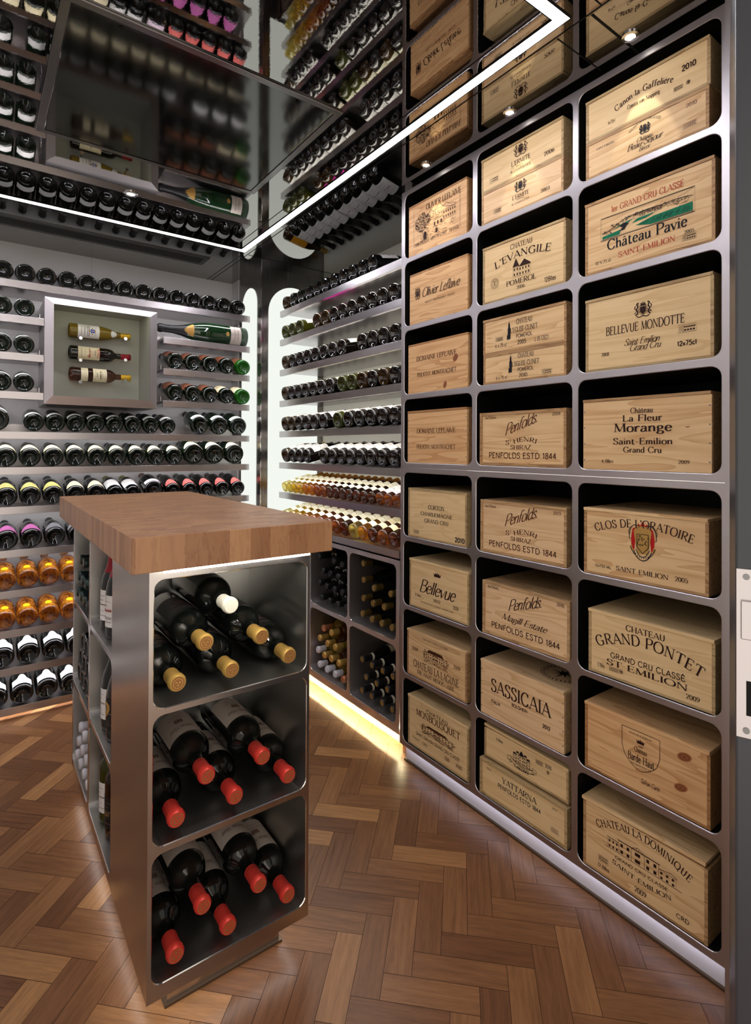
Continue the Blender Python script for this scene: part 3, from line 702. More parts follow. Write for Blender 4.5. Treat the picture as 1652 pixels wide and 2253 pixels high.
def mk_oratoire(k):
    # ink 0 black, 1 scarlet, 2 gold
    k.fill([(.18, .80), (.30, .94), (.70, .94), (.82, .80), (.74, .40), (.66, .18), (.34, .18), (.26, .40)], 2)
    for s in (-1, 1):
        c = lambda x, y: (.5+s*x, y)
        k.fill([c(.16, .92), c(.36, .86), c(.42, .60), c(.40, .34), c(.30, .26), c(.26, .56), c(.20, .80)], 1)
        k.line([c(.12, .94), c(.30, .96), c(.44, .84), c(.48, .62), c(.44, .56)], .0010, 0, True)
        k.line([c(.40, .88), c(.50, .80), c(.49, .70)], .0007, 0, True); k.line([c(.44, .36), c(.34, .20), c(.26, .14)], .0009, 0, True)
        k.fill([c(.38, .40), c(.46, .36), c(.42, .26), c(.34, .24)], 2)
    k.fill([(.30, .72), (.70, .72), (.70, .36), (.5, .20), (.30, .36)], 1)
    k.line([(.30, .72), (.70, .72), (.70, .36), (.5, .20), (.30, .36), (.30, .72)], .0012)
    rnd = random.Random(8)
    for i in range(34):
        x, y = rnd.uniform(.32, .68), rnd.uniform(.36, .70); k.line([(x, y), (x+rnd.uniform(-.06, .06), y+rnd.uniform(-.06, .06))], .0011, 0 if i % 3 else 2)
    k.disc(.5, .76, .10, 1); k.fill([(.34, .88), (.32, 1.02), (.42, .96), (.5, 1.08), (.58, .96), (.68, 1.02), (.66, .88)], 1); k.line([(.34, .88), (.66, .88)], .0015, 2)
    k.line([(.18, .26), (.30, .08), (.5, .0), (.70, .08), (.82, .26)], .0013, 0, True); k.line([(.26, .30), (.36, .16), (.5, .10), (.64, .16), (.74, .30)], .0010, 0, True)
    for i in range(8):
        x = .24+.52*i/7; y = .06+.5*(x-.5)**2*2; k.line([(x, y), (x+.02, y+.05)], .0009)
MARKS = {k[3:]: v for k, v in list(globals().items()) if k.startswith('mk_')}


# ------------------------------------------------------------------ island
root = tag(empty('island', (.53, 1.9, 0)), 'tall brushed steel island cabinet with open rounded bottle compartments', 'island')
ISZ = [(.744, 1.038), (.429, .727), (.116, .411)]
IS = plain('island_steel', (.50, .46, .43), .25, 1.)
ISL = steel('island_lining', (.60, .59, .56), .36, (200, 10, 200), .015)
cell_unit(root, lambda u, v, d: (u, 1.305+d, v), (.3225, .737, .082, 1.066), [(.334, .728)], ISZ, .024, .385, IS, ISL, side_depth=.398)
cell_unit(root, lambda u, v, d: (.3225+d, u, v), (1.7035, 2.468, .082, 1.066), [(1.7155, 2.083), (2.1045, 2.456)], ISZ, .024, .31, IS, ISL, side_depth=.4145)
o = MB().box(.385, .68, 1.365, 2.41, .0, .081).build('plinth', IS, root); o.location = -root.location
o = MB().box(.378, .687, 1.358, 2.417, .0, .006).build('plinth_trim', MATS['bronze_edge'], root); o.location = -root.location
LIP = emit('led_island', (1., .97, .9), LED_COUNTER)
o = MB().box(.345, .715, 1.266, 1.274, 1.0615, 1.0665).build('led_strip', LIP, root); o.location = -root.location
LIP2 = emit('led_island_base', (1., .96, .92), 5.)
for a in ((.34, .72, 1.33, 1.338), (.34, .348, 1.35, 2.43), (.712, .72, 1.35, 2.43)):
    o = MB().box(*a, .0775, .0815).build('led_strip', LIP2, root); o.location = -root.location
# butcher block top: end-grain squares on top, staves at the edges
def block_mat():
    mt, n, l, p = newmat('butcher_block')
    tc = node(n, 'ShaderNodeTexCoord'); geo = node(n, 'ShaderNodeNewGeometry')
    sx = node(n, 'ShaderNodeSeparateXYZ'); l.new(tc.outputs['Object'], sx.inputs[0])
    sn = node(n, 'ShaderNodeSeparateXYZ'); l.new(geo.outputs['Normal'], sn.inputs[0])
    az = math_node(n, l, 'ABSOLUTE', sn.outputs[2]); top = math_node(n, l, 'GREATER_THAN', az, .5)
    # cells: rows 0.042 across X, blocks of varying length along X direction offset by row
    cy = math_node(n, l, 'FLOOR', math_node(n, l, 'MULTIPLY', sx.outputs[1], 42.))
    wn0 = node(n, 'ShaderNodeTexWhiteNoise', noise_dimensions='1D'); l.new(cy, wn0.inputs['W'])
    cx = math_node(n, l, 'FLOOR', math_node(n, l, 'ADD', math_node(n, l, 'MULTIPLY', sx.outputs[0], 17.), wn0.outputs[0]))
    cb = node(n, 'ShaderNodeCombineXYZ'); l.new(cx, cb.inputs[0]); l.new(math_node(n, l, 'MULTIPLY', cy, top), cb.inputs[1])
    # sides: staves 0.045 wide
    st = math_node(n, l, 'FLOOR', math_node(n, l, 'MULTIPLY', math_node(n, l, 'ADD', sx.outputs[0], math_node(n, l, 'MULTIPLY', sx.outputs[1], 1.7)), 19.))
    mxv = node(n, 'ShaderNodeMix', data_type='VECTOR'); l.new(top, mxv.inputs[0])
    cs = node(n, 'ShaderNodeCombineXYZ'); l.new(st, cs.inputs[0]); l.new(cs.outputs[0], mxv.inputs[4]); l.new(cb.outputs[0], mxv.inputs[5])
    wn = node(n, 'ShaderNodeTexWhiteNoise', noise_dimensions='3D'); l.new(mxv.outputs[1], wn.inputs['Vector'])
    cr = node(n, 'ShaderNodeValToRGB'); e = cr.color_ramp.elements
    e[0].color = (*rgb(142, 98, 68), 1); e[1].color = (*rgb(190, 144, 104), 1)
    nz = node(n, 'ShaderNodeTexNoise'); nz.inputs['Scale'].default_value = 1.; nz.inputs['Detail'].default_value = 5; nz.inputs['Distortion'].default_value = 1.2
    mp = node(n, 'ShaderNodeMapping'); mp.inputs['Scale'].default_value = (26, 26, 5); l.new(tc.outputs['Object'], mp.inputs[0])
    ad = node(n, 'ShaderNodeVectorMath', operation='ADD'); l.new(mp.outputs[0], ad.inputs[0]); l.new(wn.outputs['Color'], ad.inputs[1]); l.new(ad.outputs[0], nz.inputs[0])
    v = math_node(n, l, 'MULTIPLY_ADD', wn.outputs['Value'], .62); fr = math_node(n, l, 'FRACT', math_node(n, l, 'MULTIPLY', nz.outputs[0], 5.)); fr = math_node(n, l, 'MULTIPLY', math_node(n, l, 'POWER', fr, 3.), .28)
    base = math_node(n, l, 'SUBTRACT', v, fr); v.node.inputs[2].default_value = .25
    l.new(base, cr.inputs[0]); l.new(cr.outputs[0], p.inputs['Base Color'])
    p.inputs['Roughness'].default_value = .38; p.inputs['Specular IOR Level'].default_value = .35
    return mt
ct = MB().box(.275, .779, 1.258, 2.49, 1.0675, 1.147).build('butcher_block_top', block_mat(), bevel=.002)
tag(ct, 'thick end-grain wooden butcher block top resting on the steel island', 'countertop')

# ------------------------------------------------------------------ display box on the far wall
root = tag(empty('display_box', (.56, 3.42, 1.56)), 'square steel display box with three lying bottles on the far wall', 'display case')
ox0, ox1, oz0, oz1 = .285, .836, 1.563, 2.111; ix0, ix1, iz0, iz1 = .325, .795, 1.607, 2.078; yf, yi = 3.238, 3.250
OC = [(ox0, oz0), (ox1, oz0), (ox1, oz1), (ox0, oz1)]; IC = [(ix0, iz0), (ix1, iz0), (ix1, iz1), (ix0, iz1)]
for i in range(4):
    j = (i+1) % 4; mb = MB()
    q = [OC[i], OC[j], IC[j], IC[i]]; ys = [yi, yi, yf, yf]
    # bevelled bar: outer edge further back than the inner edge
    A = [(q[0][0], yi, q[0][1]), (q[1][0], yi, q[1][1]), (q[2][0], yf, q[2][1]), (q[3][0], yf, q[3][1])]
    B = [(x, y+.012 if y == yi else y+.006, z) for x, y, z in A]
    mb.face(A); mb.face(B[::-1])
    for a in range(4): mb.face([A[a], A[(a+1) % 4], B[(a+1) % 4], B[a]])
    o = mb.build('frame_bar', STEEL_V if i % 2 else STEEL_H, root); o.location = -root.location
mb = MB()
mb.box(ox0+.002, ox0+.006, yi+.010, YB-.001, oz0+.002, oz1-.002); mb.box(ox1-.006, ox1-.002, yi+.010, YB-.001, oz0+.002, oz1-.002)
mb.box(ox0+.006, ox1-.006, yi+.010, YB-.001, oz0+.002, oz0+.006); mb.box(ox0+.006, ox1-.006, yi+.010, YB-.001, oz1-.006, oz1-.002)
o = mb.build('outer_shell', STEEL_H, root); o.location = -root.location
LIN2 = plain('display_lining', rgb(160, 160, 150), .35, .3)
mb = MB()
mb.box(ix0-.004, ix0-.001, yf+.014, 3.50, iz0, iz1+.024); mb.box(ix1+.001, ix1+.004, yf+.014, 3.50, iz0, iz1+.024); mb.box(ix0-.004, ix1+.004, yf+.008, 3.50, iz0-.004, iz0-.001); mb.box(ix0-.004, ix1+.004, yf+.014, 3.50, iz1+.024, iz1+.027)
o = mb.build('inner_lining', LIN2, root); o.location = -root.location
o = MB().box(ix0-.004, ix1+.004, 3.50, 3.505, iz0-.004, iz1+.024).build('back_board', plain('display_back', rgb(172, 173, 160), .5), root); o.location = -root.location
o = MB().box(ix0+.01, ix1-.01, yf+.018, yf+.030, iz1+.018, iz1+.022).build('led_strip', emit('led_display', (1., 1., .80), 7.), root); o.location = -root.location
for zc in (1.992, 1.870, 1.750):
    for px_, rr in ((.470, .041), (.700, .0175)):
        mb = MB(); mb.tube([(px_, 3.4995, zc-rr-.006), (px_, 3.402, zc-rr-.006)], .0055, 10); mb.lathe([(0, 0), (0.009, 0), (.009, .006), (0, .006)], 12)
        n0 = len(mb.v)-48
        for i in range(n0, len(mb.v)):
            x, y, z = mb.v[i]; mb.v[i] = (px_+x, 3.402-z, zc-rr-.006+y)
        o = mb.build('support_peg', CHROME, root, smooth=True); o.location = -root.location

# ------------------------------------------------------------------ bottles
def glass(name, col, rough=.05, spec=.6): return plain(name, col, rough, 0, spec, .4)
def wineglass(name, col, tr=.75):
    """coloured wine seen through glass: light passes, tinted"""
    mt, n, l, p = newmat(name)
    p.inputs['Base Color'].default_value = (*col, 1); p.inputs['Roughness'].default_value = .05; p.inputs['Transmission Weight'].default_value = .0
    p.inputs['Coat Weight'].default_value = .5
    if tr > .58:
        p.inputs['Transmission Weight'].default_value = 1.; p.inputs['IOR'].default_value = 1.42
        p.inputs['Base Color'].default_value = (*[math.sqrt(v) for v in col], 1); tr *= .62
    t = node(n, 'ShaderNodeBsdfTranslucent'); t.inputs[0].default_value = (*col, 1)
    tp = node(n, 'ShaderNodeBsdfTransparent'); tp.inputs[0].default_value = (*col, 1)
    m1 = node(n, 'ShaderNodeMixShader'); m1.inputs[0].default_value = .35; l.new(t.outputs[0], m1.inputs[1]); l.new(tp.outputs[0], m1.inputs[2])
    m2 = node(n, 'ShaderNodeMixShader'); m2.inputs[0].default_value = tr; l.new(p.outputs[0], m2.inputs[1]); l.new(m1.outputs[0], m2.inputs[2])
    l.new(m2.outputs[0], n['Material Output'].inputs[0]); return mt
G = {
 'black': glass('black_green_glass', (.0035, .0045, .004)), 'brown': glass('dark_brown_glass', (.006, .004, .003)), 'green': glass('deep_green_glass', (.004, .010, .005)),
 'lit_green': wineglass('lit_green_glass', (.02, .16, .01), .36), 'olive': wineglass('olive_glass', (.06, .065, .006), .38), 'amber_dark': wineglass('dark_amber_glass', (.05, .022, .003), .36),
 'straw': wineglass('straw_wine', (.92, .80, .28), .8), 'yellow': wineglass('yellow_wine', (.92, .68, .10), .8), 'gold': wineglass('gold_wine', (.85, .45, .06), .75), 'amber': wineglass('amber_wine', (.62, .24, .05), .7), 'russet': wineglass('russet_wine', (.30, .09, .03), .6),
 'pinot': wineglass('rose_bottle', (.55, .25, .10), .7), 'dullgold': wineglass('white_wine_gold', (.36, .24, .03), .5),
 'jero': glass('bottle_green_glass', (.008, .030, .010), .04, .7),
}
def cellophane():
    mt, n, l, p = newmat('orange_cellophane')
    tc = node(n, 'ShaderNodeTexCoord'); nz = node(n, 'ShaderNodeTexNoise'); nz.inputs['Scale'].default_value = 42; nz.inputs['Detail'].default_value = 4; nz.inputs['Distortion'].default_value = 1.1
    l.new(tc.outputs['Object'], nz.inputs[0])
    cr = node(n, 'ShaderNodeValToRGB'); cr.color_ramp.elements[0].color = (*rgb(120, 52, 8), 1); cr.color_ramp.elements[1].color = (*rgb(246, 160, 40), 1); cr.color_ramp.elements[0].position = .36; cr.color_ramp.elements[1].position = .70
    l.new(nz.outputs[0], cr.inputs[0]); l.new(cr.outputs[0], p.inputs['Base Color'])
    bp = node(n, 'ShaderNodeBump'); bp.inputs['Strength'].default_value = .9; bp.inputs['Distance'].default_value = .006; l.new(nz.outputs[0], bp.inputs['Height']); l.new(bp.outputs[0], p.inputs['Normal'])
    p.inputs['Roughness'].default_value = .12; p.inputs['Coat Weight'].default_value = .6
    t = node(n, 'ShaderNodeBsdfTranslucent'); l.new(cr.outputs[0], t.inputs[0])
    m = node(n, 'ShaderNodeMixShader'); m.inputs[0].default_value = .35; l.new(p.outputs[0], m.inputs[1]); l.new(t.outputs[0], m.inputs[2]); l.new(m.outputs[0], n['Material Output'].inputs[0])
    return mt
G['cello'] = cellophane()
PAPER = {'white': plain('white_paper', rgb(232, 230, 228), .6), 'cream': plain('cream_paper', rgb(226, 214, 178), .6), 'yellow': plain('yellow_paper', rgb(196, 190, 116), .55), 'pink': plain('pink_foil_label', rgb(206, 112, 178), .35, .2), 'silver': plain('silver_label', rgb(170, 170, 176), .3, .5),
 'red': plain('salmon_label', rgb(226, 112, 106), .6), 'lilac': plain('lilac_label', rgb(226, 204, 220), .6), 'magenta': plain('magenta_label', rgb(205, 40, 160), .5), 'copper': plain('copper_label', rgb(150, 92, 66), .4, .4), 'medal': plain('yellow_medallion', rgb(240, 196, 24), .4), 'ivory': plain('ivory_paper', rgb(232, 228, 206), .6), 'amberyellow': plain('amber_label', rgb(226, 160, 24), .5), 'black': plain('black_label', rgb(22, 22, 24), .5), 'greylab': plain('grey_paper', rgb(190, 178, 168), .6)}
CAP = {'black': plain('black_foil', (.010, .010, .011), .38, .2), 'grey': plain('grey_foil', (.07, .065, .06), .35, .5), 'gold': plain('gold_foil', rgb(196, 160, 84), .36, .45), 'red': plain('red_foil', rgb(212, 62, 52), .34, .25), 'dkred': plain('dark_red_foil', rgb(150, 26, 40), .34, .25), 'white': plain('white_foil', rgb(214, 212, 198), .4, .05), 'yellow': plain('yellow_foil', rgb(214, 172, 44), .35, .3), 'olive': plain('olive_foil', rgb(116, 112, 58), .4, .2), 'green': plain('green_foil', rgb(36, 54, 54), .32, .4), 'bronze': plain('bronze_foil', rgb(92, 74, 34), .36, .5), 'copper': plain('copper_foil', rgb(186, 120, 84), .36, .5), 'plainwhite': plain('white_capsule', rgb(214, 212, 220), .4), 'tan': plain('tan_foil', rgb(120, 90, 78), .4, .4), 'amber': plain('amber_foil', rgb(150, 96, 24), .35, .4)}
def profile(kind, r, L):
    rn = {'bordeaux': .0155, 'burgundy': .0150, 'champagne': .0165, 'half': .0135, 'jeroboam': .022, 'magnum': .0175}[kind]
    base = [(0, .026), (r*.30, .024), (r*.58, .012), (r*.70, .003), (r*.80, .0), (r*.93, .0015), (r*.985, .006), (r, .012)]
    if kind in ('bordeaux', 'half', 'magnum'): up = [(r, .60), (r*.975, .635), (r*.87, .675), (r*.68, .708), (r*.50, .732), (r*.40, .755), (rn*1.06, .79), (rn, .82)]
    elif kind == 'burgundy': up = [(r, .46), (r*.97, .52), (r*.86, .60), (r*.66, .68), (r*.48, .74), (rn*1.1, .80), (rn, .84)]
    else: up = [(r, .44), (r*.97, .50), (r*.86, .58), (r*.66, .67), (r*.48, .74), (rn*1.12, .81), (rn, .85)]
    up = [(a, b*L) for a, b in up]
    return base+up+[(rn, .955*L), (rn*1.14, .958*L), (rn*1.14, .985*L), (rn*.95, L), (0, L)], rn
def radius_at(prof, z):
    P = [p for p in prof if p[1] >= .006]
    for (ra, za), (rb, zb) in zip(P, P[1:]):
        if za <= z <= zb and zb > za: return ra+(rb-ra)*(z-za)/(zb-za)
    return P[-2][0]
BM = {}
def bottle_meshes(kind, r, L, g, label, cap, opts=''):
    key = (kind, round(r, 4), round(L, 3), g, label, cap, opts)
    if key in BM: return BM[key]
    prof, rn = profile(kind, r, L); out = []
    body = MB().lathe(prof, 26).mesh('glass_body', G[g], smooth=True); out.append(('glass_body', body, None))
    def patch(z0, z1, half, off=.0005, shape='rect', zs=6, na=14):
        mb = MB(); cols = []
        for i in range(na+1):
            a = -half+2*half*i/na; x = abs(a/half)
            za, zb = z0, z1
            if shape == 'shield': zb = z1-(z1-z0)*(.75*x**1.6); za = z0+(z1-z0)*.02*x
            if shape == 'arch': zb = z1-(z1-z0)*(.42 if x > .45 else .42*(x/.45)**2.5)
            if shape == 'round': c = math.sqrt(max(0, 1-x*x)); mid = (z0+z1)/2; za, zb = mid-(z1-z0)/2*c, mid+(z1-z0)/2*c
            cols.append([(a, za+(zb-za)*j/zs) for j in range(zs+1)])
        f = lambda a, z: ((radius_at(prof, z)+off)*math.sin(a), (radius_at(prof, z)+off)*math.cos(a), z)
        for i in range(na):
            for j in range(zs):
                if shape == 'round' and i in (0, na-1) and cols[i][0] == cols[i][-1]: pass
                mb.face([f(*cols[i][j]), f(*cols[i+1][j]), f(*cols[i+1][j+1]), f(*cols[i][j+1])])
        return mb
    def prints(lines, half, z0, z1, off=.0009):
        """small printed lines round the label: (z fraction, half-angle fraction, thickness)"""
        mb = MB(); f = lambda a, z: ((radius_at(prof, z)+off)*math.sin(a), (radius_at(prof, z)+off)*math.cos(a), z)
        for zf, hf, th in lines:
            z = z0+(z1-z0)*zf
            for i in range(8):
                a = -half*hf+2*half*hf*i/8; b = a+2*half*hf/8*.82
                mb.face([f(a, z), f(b, z), f(b, z+th), f(a, z+th)])
        return mb
    if label:
        if label == 'medal':
            out.append(('label', patch(.035, .035+.034, .34, shape='round').mesh('label', PAPER['medal'], True), None))
            out.append(('neck_label', prints([(0, 1, .0025), (.18, .75, .002), (.4, .55, .002)], .85, .022, .05).mesh('neck_label', PAPER['amberyellow'], True), None))
        elif 'shield' in opts:
            out.append(('label', patch(.016, .016+min(.085, L*.26), 1.02, shape='shield').mesh('label', PAPER[label], True), prints([(.12, .7, .0016), (.30, .5, .001), (.5, .3, .001)], 1.02, .016, .09)))
        elif 'arch' in opts:
            out.append(('label', patch(.022, .022+.085, .95, shape='arch').mesh('label', PAPER[label], True), prints([(.25, .5, .003)], .95, .022, .107)))
        elif 'two' in opts:
            out.append(('label', patch(L*.36, L*.58, 1.25).mesh('label', PAPER[label], True), prints([(.15, .7, .001), (.5, .5, .003), (.7, .4, .001), (.86, .7, .001)], 1.25, L*.36, L*.58)))
            out.append(('neck_label', patch(L*.17, L*.28, 1.25, zs=2).mesh('neck_label', PAPER[label], True), None))
        elif 'jero' in opts:
            out.append(('label', patch(L*.088, L*.215, .98, zs=3).mesh('label', PAPER[label], True), prints([(.3, .5, .004), (.6, .7, .003)], .98, L*.088, L*.215)))
            out.append(('neck_label', patch(L*.63, L*.735, .85, shape='shield').mesh('neck_label', INK_GOLD, True), None))
            out.append(('badge', patch(L*.235, L*.275, .22, shape='round').mesh('badge', INK_GOLD, True), None))
        elif 'low' in opts:
            out.append(('label', patch(.014, .014+L*.13, .95, zs=3).mesh('label', PAPER[label], True), None))
        elif kind == 'magnum' and label == 'greylab':
            pm = prints([(.30, .4, .002), (.2, .3, .002)], 1.15, L*.22, L*.585); rr = r+.0010
            for q in text_quads('Château Musar', 'c', -.036, .036, L*.47, .015): pm.face([(rr*math.sin(-a/rr), rr*math.cos(-a/rr), z) for a, z in q])
            kq = Ink(-.012, L*.36, .024, .024); mk_crest(kq)
            for q, _ in kq.q: pm.face([(rr*math.sin(-a/rr), rr*math.cos(-a/rr), z) for a, z in q])
            out.append(('label', patch(L*.22, L*.585, 1.15).mesh('label', PAPER[label], True), pm))
        elif kind == 'magnum':
            out.append(('label', patch(L*.22, L*.585, 1.15).mesh('label', PAPER[label], True), prints([(.55, .5, .006), (.36, .22, .014), (.2, .3, .002), (.8, .62, .003)], 1.15, L*.22, L*.585)))
        else:
            out.append(('label', patch(L*.13, L*.47, 1.2).mesh('label', PAPER[label], True), prints([(.15, .6, .002), (.32, .4, .001), (.5, .65, .004), (.66, .3, .002), (.8, .5, .0015)], 1.2, L*.13, L*.47)))
        if 'band' in opts: out.append(('neck_label', MB().lathe([(radius_at(prof, z)+.0012, z) for z in (L*.775, L*.80, L*.815)], 24).mesh('neck_label', PAPER['ivory'], True), None))
        if 'shoulder' in opts: out.append(('neck_label', patch(L*.66, L*.76, .9, zs=3, shape='round').mesh('neck_label', PAPER['white'], True), None))
    if cap:
        z0 = L*(.70 if kind in ('champagne', 'jeroboam') else .83 if kind != 'magnum' else .832)
        if 'band' in opts: z0 = L*.81
        if 'longcap' in opts: z0 = L*.66
        pts = [(radius_at(prof, z0)+.0004, z0)]+[(a+.0009, b) for a, b in prof if z0 < b < L]+[(rn*.99, L+.0006), (0, L+.0006)]
        mb = MB().lathe(pts, 20)
        out.append(('capsule', mb.mesh('capsule', CAP[cap], True), None))
        if 'seal' in opts:
            mb = MB()
            for ra in (.86, .55): mb.lathe([(rn*ra, L+.0011), (rn*(ra-.16), L+.0011)], 20)
            for i in range(3):
                a = i*2.1; mb.face([(rn*.35*math.sin(a+t), rn*.35*math.cos(a+t), L+.0011) for t in (-.5, 0, .5)]+[(0, 0, L+.0011)])
            out.append(('capsule_seal', mb.mesh('capsule_seal', INK_GOLD if cap in ('black', 'bronze') else KNOT, False), 'capsule'))
            mb = MB(); mb.lathe([(rn+.0019, L*.86), (rn+.0019, L*.862)], 20)
            out.append(('capsule_band', mb.mesh('capsule_band', KNOT if cap != 'red' else CAP['dkred'], False), 'capsule'))
    BM[key] = out; return out
def bottle(pos, axis, up, kind, r, L, g, label, cap, opts, lab, group, roll=0.):
    d = Vector(axis).normalized(); y = Vector(up); y = (y-d*y.dot(d)).normalized(); x = y.cross(d)
    M = Matrix((x, y, d)).transposed().to_4x4() @ Matrix.Rotation(roll, 4, 'Z'); M.translation = Vector(pos)
    root = empty('wine_bottle'); root.matrix_world = M; tag(root, lab, 'bottle', group)
    made = {}
    for nm, me, extra in bottle_meshes(kind, r, L, g, label, cap, opts):
        par = made.get('capsule', root) if extra == 'capsule' else root
        o = link(nm, me, par); made[nm] = o
        if isinstance(extra, MB):
            k = 'print_'+me.name
            pm = bpy.data.meshes.get(k) or extra.mesh(k, INK_GREY)
            link('label_print', pm, o)
    return root
T11 = math.radians(11)
def wall_bottle(x, zc, spec, lab, group, tilt=13, yb=3.2635):
    t = math.radians(tilt); k, r, L, g, lb, cap, op = spec
    bottle((x, yb, zc), (0, math.cos(t), math.sin(t)), (0, 0, 1), k, r, L, g, lb, cap, op, lab, group, random.uniform(-.08, .08))
def mid_bottle(y, zc, spec, lab, group, tilt=11, xb=1.5465):
    t = math.radians(tilt); k, r, L, g, lb, cap, op = spec
    bottle((xb, y, zc), (math.cos(t), 0, math.sin(t)), (0, 0, 1), k, r, L, g, lb, cap, op, lab, group, random.uniform(-.1, .1))

# far wall -----------------------------------------------------------
X1 = [.109, .202, .296, .390, .483, .577, .671, .765, .859, .953, 1.047, 1.141, 1.234, 1.327]
for i, x in enumerate(X1):
    wall_bottle(x, LEFTZ['row1']+.0445, ('champagne', .0448, .30, 'black', 'white', 'black', 'low'), 'black magnum base first on the top shelf of the far wall, %s' % ORD[i], 'magnums on the top far shelf')
for k, dsc in (('l1', 'top'), ('l2', 'middle'), ('l3', 'bottom')):
    for i, x in enumerate((.104, .2)):
        wall_bottle(x, LEFTZ[k]+.0445, ('champagne', .0448, .30, 'green', 'white', 'black', 'low'), 'dark green bottle on the %s short shelf left of the display box, %s' % (dsc, 'farther left' if i == 0 else 'nearest it'), 'bottles left of the display box')
for k, dsc in (('r2', 'middle'), ('r3', 'bottom')):
    for i, x in enumerate((.943, 1.047, 1.151, 1.255, 1.359)):
        g = 'lit_green' if i == 4 else 'green'
        lb = 'cream' if (k == 'r3' and i > 2) else 'copper'
        wall_bottle(x, LEFTZ[k]+.0472, ('champagne', .0475, .30, g, lb, 'black', ''), '%s magnum, %s short shelf right of the display box, %s' % ('bright green' if i == 4 else 'dark green', dsc, ORD[i]), 'magnums right of the display box')
X5 = [.244, .339, .433, .527, .621, .715, .809, .903]
wall_bottle(.085, LEFTZ['row5']+.056, ('champagne', .056, .31, 'green', 'white', 'black', 'low'), 'large white-labelled bottle cut by the left photo edge on the fifth shelf', 'white-labelled bottles on the fifth shelf')
for i, x in enumerate(X5): wall_bottle(x, LEFTZ['row5']+.046, ('champagne', .0455, .30, 'green', 'white', 'black', 'low'), 'white-labelled magnum in the row of eight on the fifth far shelf, %s' % ORD[i], 'white-labelled bottles on the fifth shelf')
for i, x in enumerate((1.088, 1.209, 1.329)): wall_bottle(x, LEFTZ['row5']+.055, ('champagne', .0552, .30, 'green', 'white', 'black', 'low'), 'large white-labelled bottle at the right end of the fifth far shelf, %s' % ('left of three', 'middle of three', 'right of three')[i], 'white-labelled bottles on the fifth shelf', 16)
for i in range(9): wall_bottle(.127+.1017*i, LEFTZ['row6']+.0465, ('champagne', .0480, .30, 'green', 'cream', 'black', 'shield'), 'magnum with cream shield label on the sixth far shelf, %s' % ORD[i], 'cream-labelled bottles on the sixth shelf', 12)
for i, x in enumerate((1.055, 1.181, 1.307)): wall_bottle(x, LEFTZ['row6']+.060, ('champagne', .060, .30, 'green', 'cream', 'black', 'shield'), 'large cream-labelled bottle at the right end of the sixth far shelf, %s' % ('left of three', 'middle of three', 'right of three')[i], 'cream-labelled bottles on the sixth shelf', 12)
row7 = [(.131, 'champagne', .0475, 'yellow', 'black', 'shield', 'magnum with yellow shield label on the seventh far shelf, %s' % 'leftmost'), (.231, 'champagne', .0475, 'yellow', 'black', 'shield', 'magnum with yellow shield label on the seventh far shelf, second from left'), (.331, 'champagne', .0475, 'yellow', 'black', 'shield', 'yellow-labelled magnum on the seventh far shelf, partly behind the counter corner'),
 (.434, 'champagne', .0475, 'cream', 'black', 'shield', 'left of two cream-labelled magnums just above the wooden counter'), (.533, 'champagne', .0475, 'cream', 'black', 'shield', 'right of two cream-labelled magnums just above the wooden counter'),
 (.628, 'bordeaux', .042, 'white', 'olive', '', 'left of two olive-capped bottles with white labels above the counter'), (.718, 'bordeaux', .042, 'white', 'olive', '', 'right of two olive-capped bottles with white labels above the counter'),
 (.828, 'champagne', .054, 'lilac', 'tan', 'low', 'fat dark bottle with pale lilac label beside the salmon-labelled bottles')]
for i in range(5): row7.append((.936+.0985*i, 'bordeaux', .0452, 'red', 'grey', 'shield', 'bottle with salmon-red label on the seventh far shelf, %s of five' % ORD[i]))
for x, kd, r, lb, cap, op, ll in row7: wall_bottle(x, LEFTZ['row7']+r-.0015, (kd, r, .30, 'black', lb, cap, op), ll, 'bottles on the seventh far shelf', 14)
for i, (x, lb) in enumerate(zip([.134+.1035*j for j in range(12)], ['pink', 'pink', 'silver', 'silver', 'silver', 'silver', 'pink', 'pink', 'pink', 'pink', 'pink', 'pink'])):
    wall_bottle(x, LEFTZ['row8']+.0475, ('champagne', .0488, .30, 'black', lb, 'black', 'shield'), 'champagne magnum with %s shield label on the eighth far shelf, %s' % (lb, ORD[i]), 'shield-labelled magnums on the eighth shelf', 10)
for k, dsc in (('row9', 'upper'), ('row10', 'lower')):
    for i in range(4): wall_bottle(.128+.0958*i, LEFTZ[k]+.0455, ('champagne', .0470, .30, 'cello', 'medal', None, ''), 'orange cellophane wrapped bottle with yellow medallion, %s amber shelf, %s' % (dsc, ORD[i]), 'orange wrapped bottles', 12)
for k, dsc in (('row11', 'upper'), ('row12', 'lower')):
    xs = [.121, .230, .339, .444] if k == 'row11' else [.095, .204, .311, .418]
    for i, x in enumerate(xs): wall_bottle(x, LEFTZ[k]+.0475, ('champagne', .0508, .30, 'black', 'white', 'black', 'arch'), 'dark magnum with large white arched label, %s of the two lowest shelves, %s' % (dsc, ORD[i]), 'magnums with white arched labels', 11)
# jeroboam lying lengthways
jr = empty('wine_bottle'); M = Matrix(((-1, 0, 0), (0, 0, 1), (0, 1, 0))).transposed().to_4x4()
bottle((1.396, 3.335, LEFTZ['r1']+.0665), (-1, 0, 0), (0, -1, 0), 'jeroboam', .066, .535, 'jero', 'greylab', 'black', 'jero', 'huge green champagne bottle lying lengthways on the short shelf beside the display box', None)
bpy.data.objects.remove(jr)

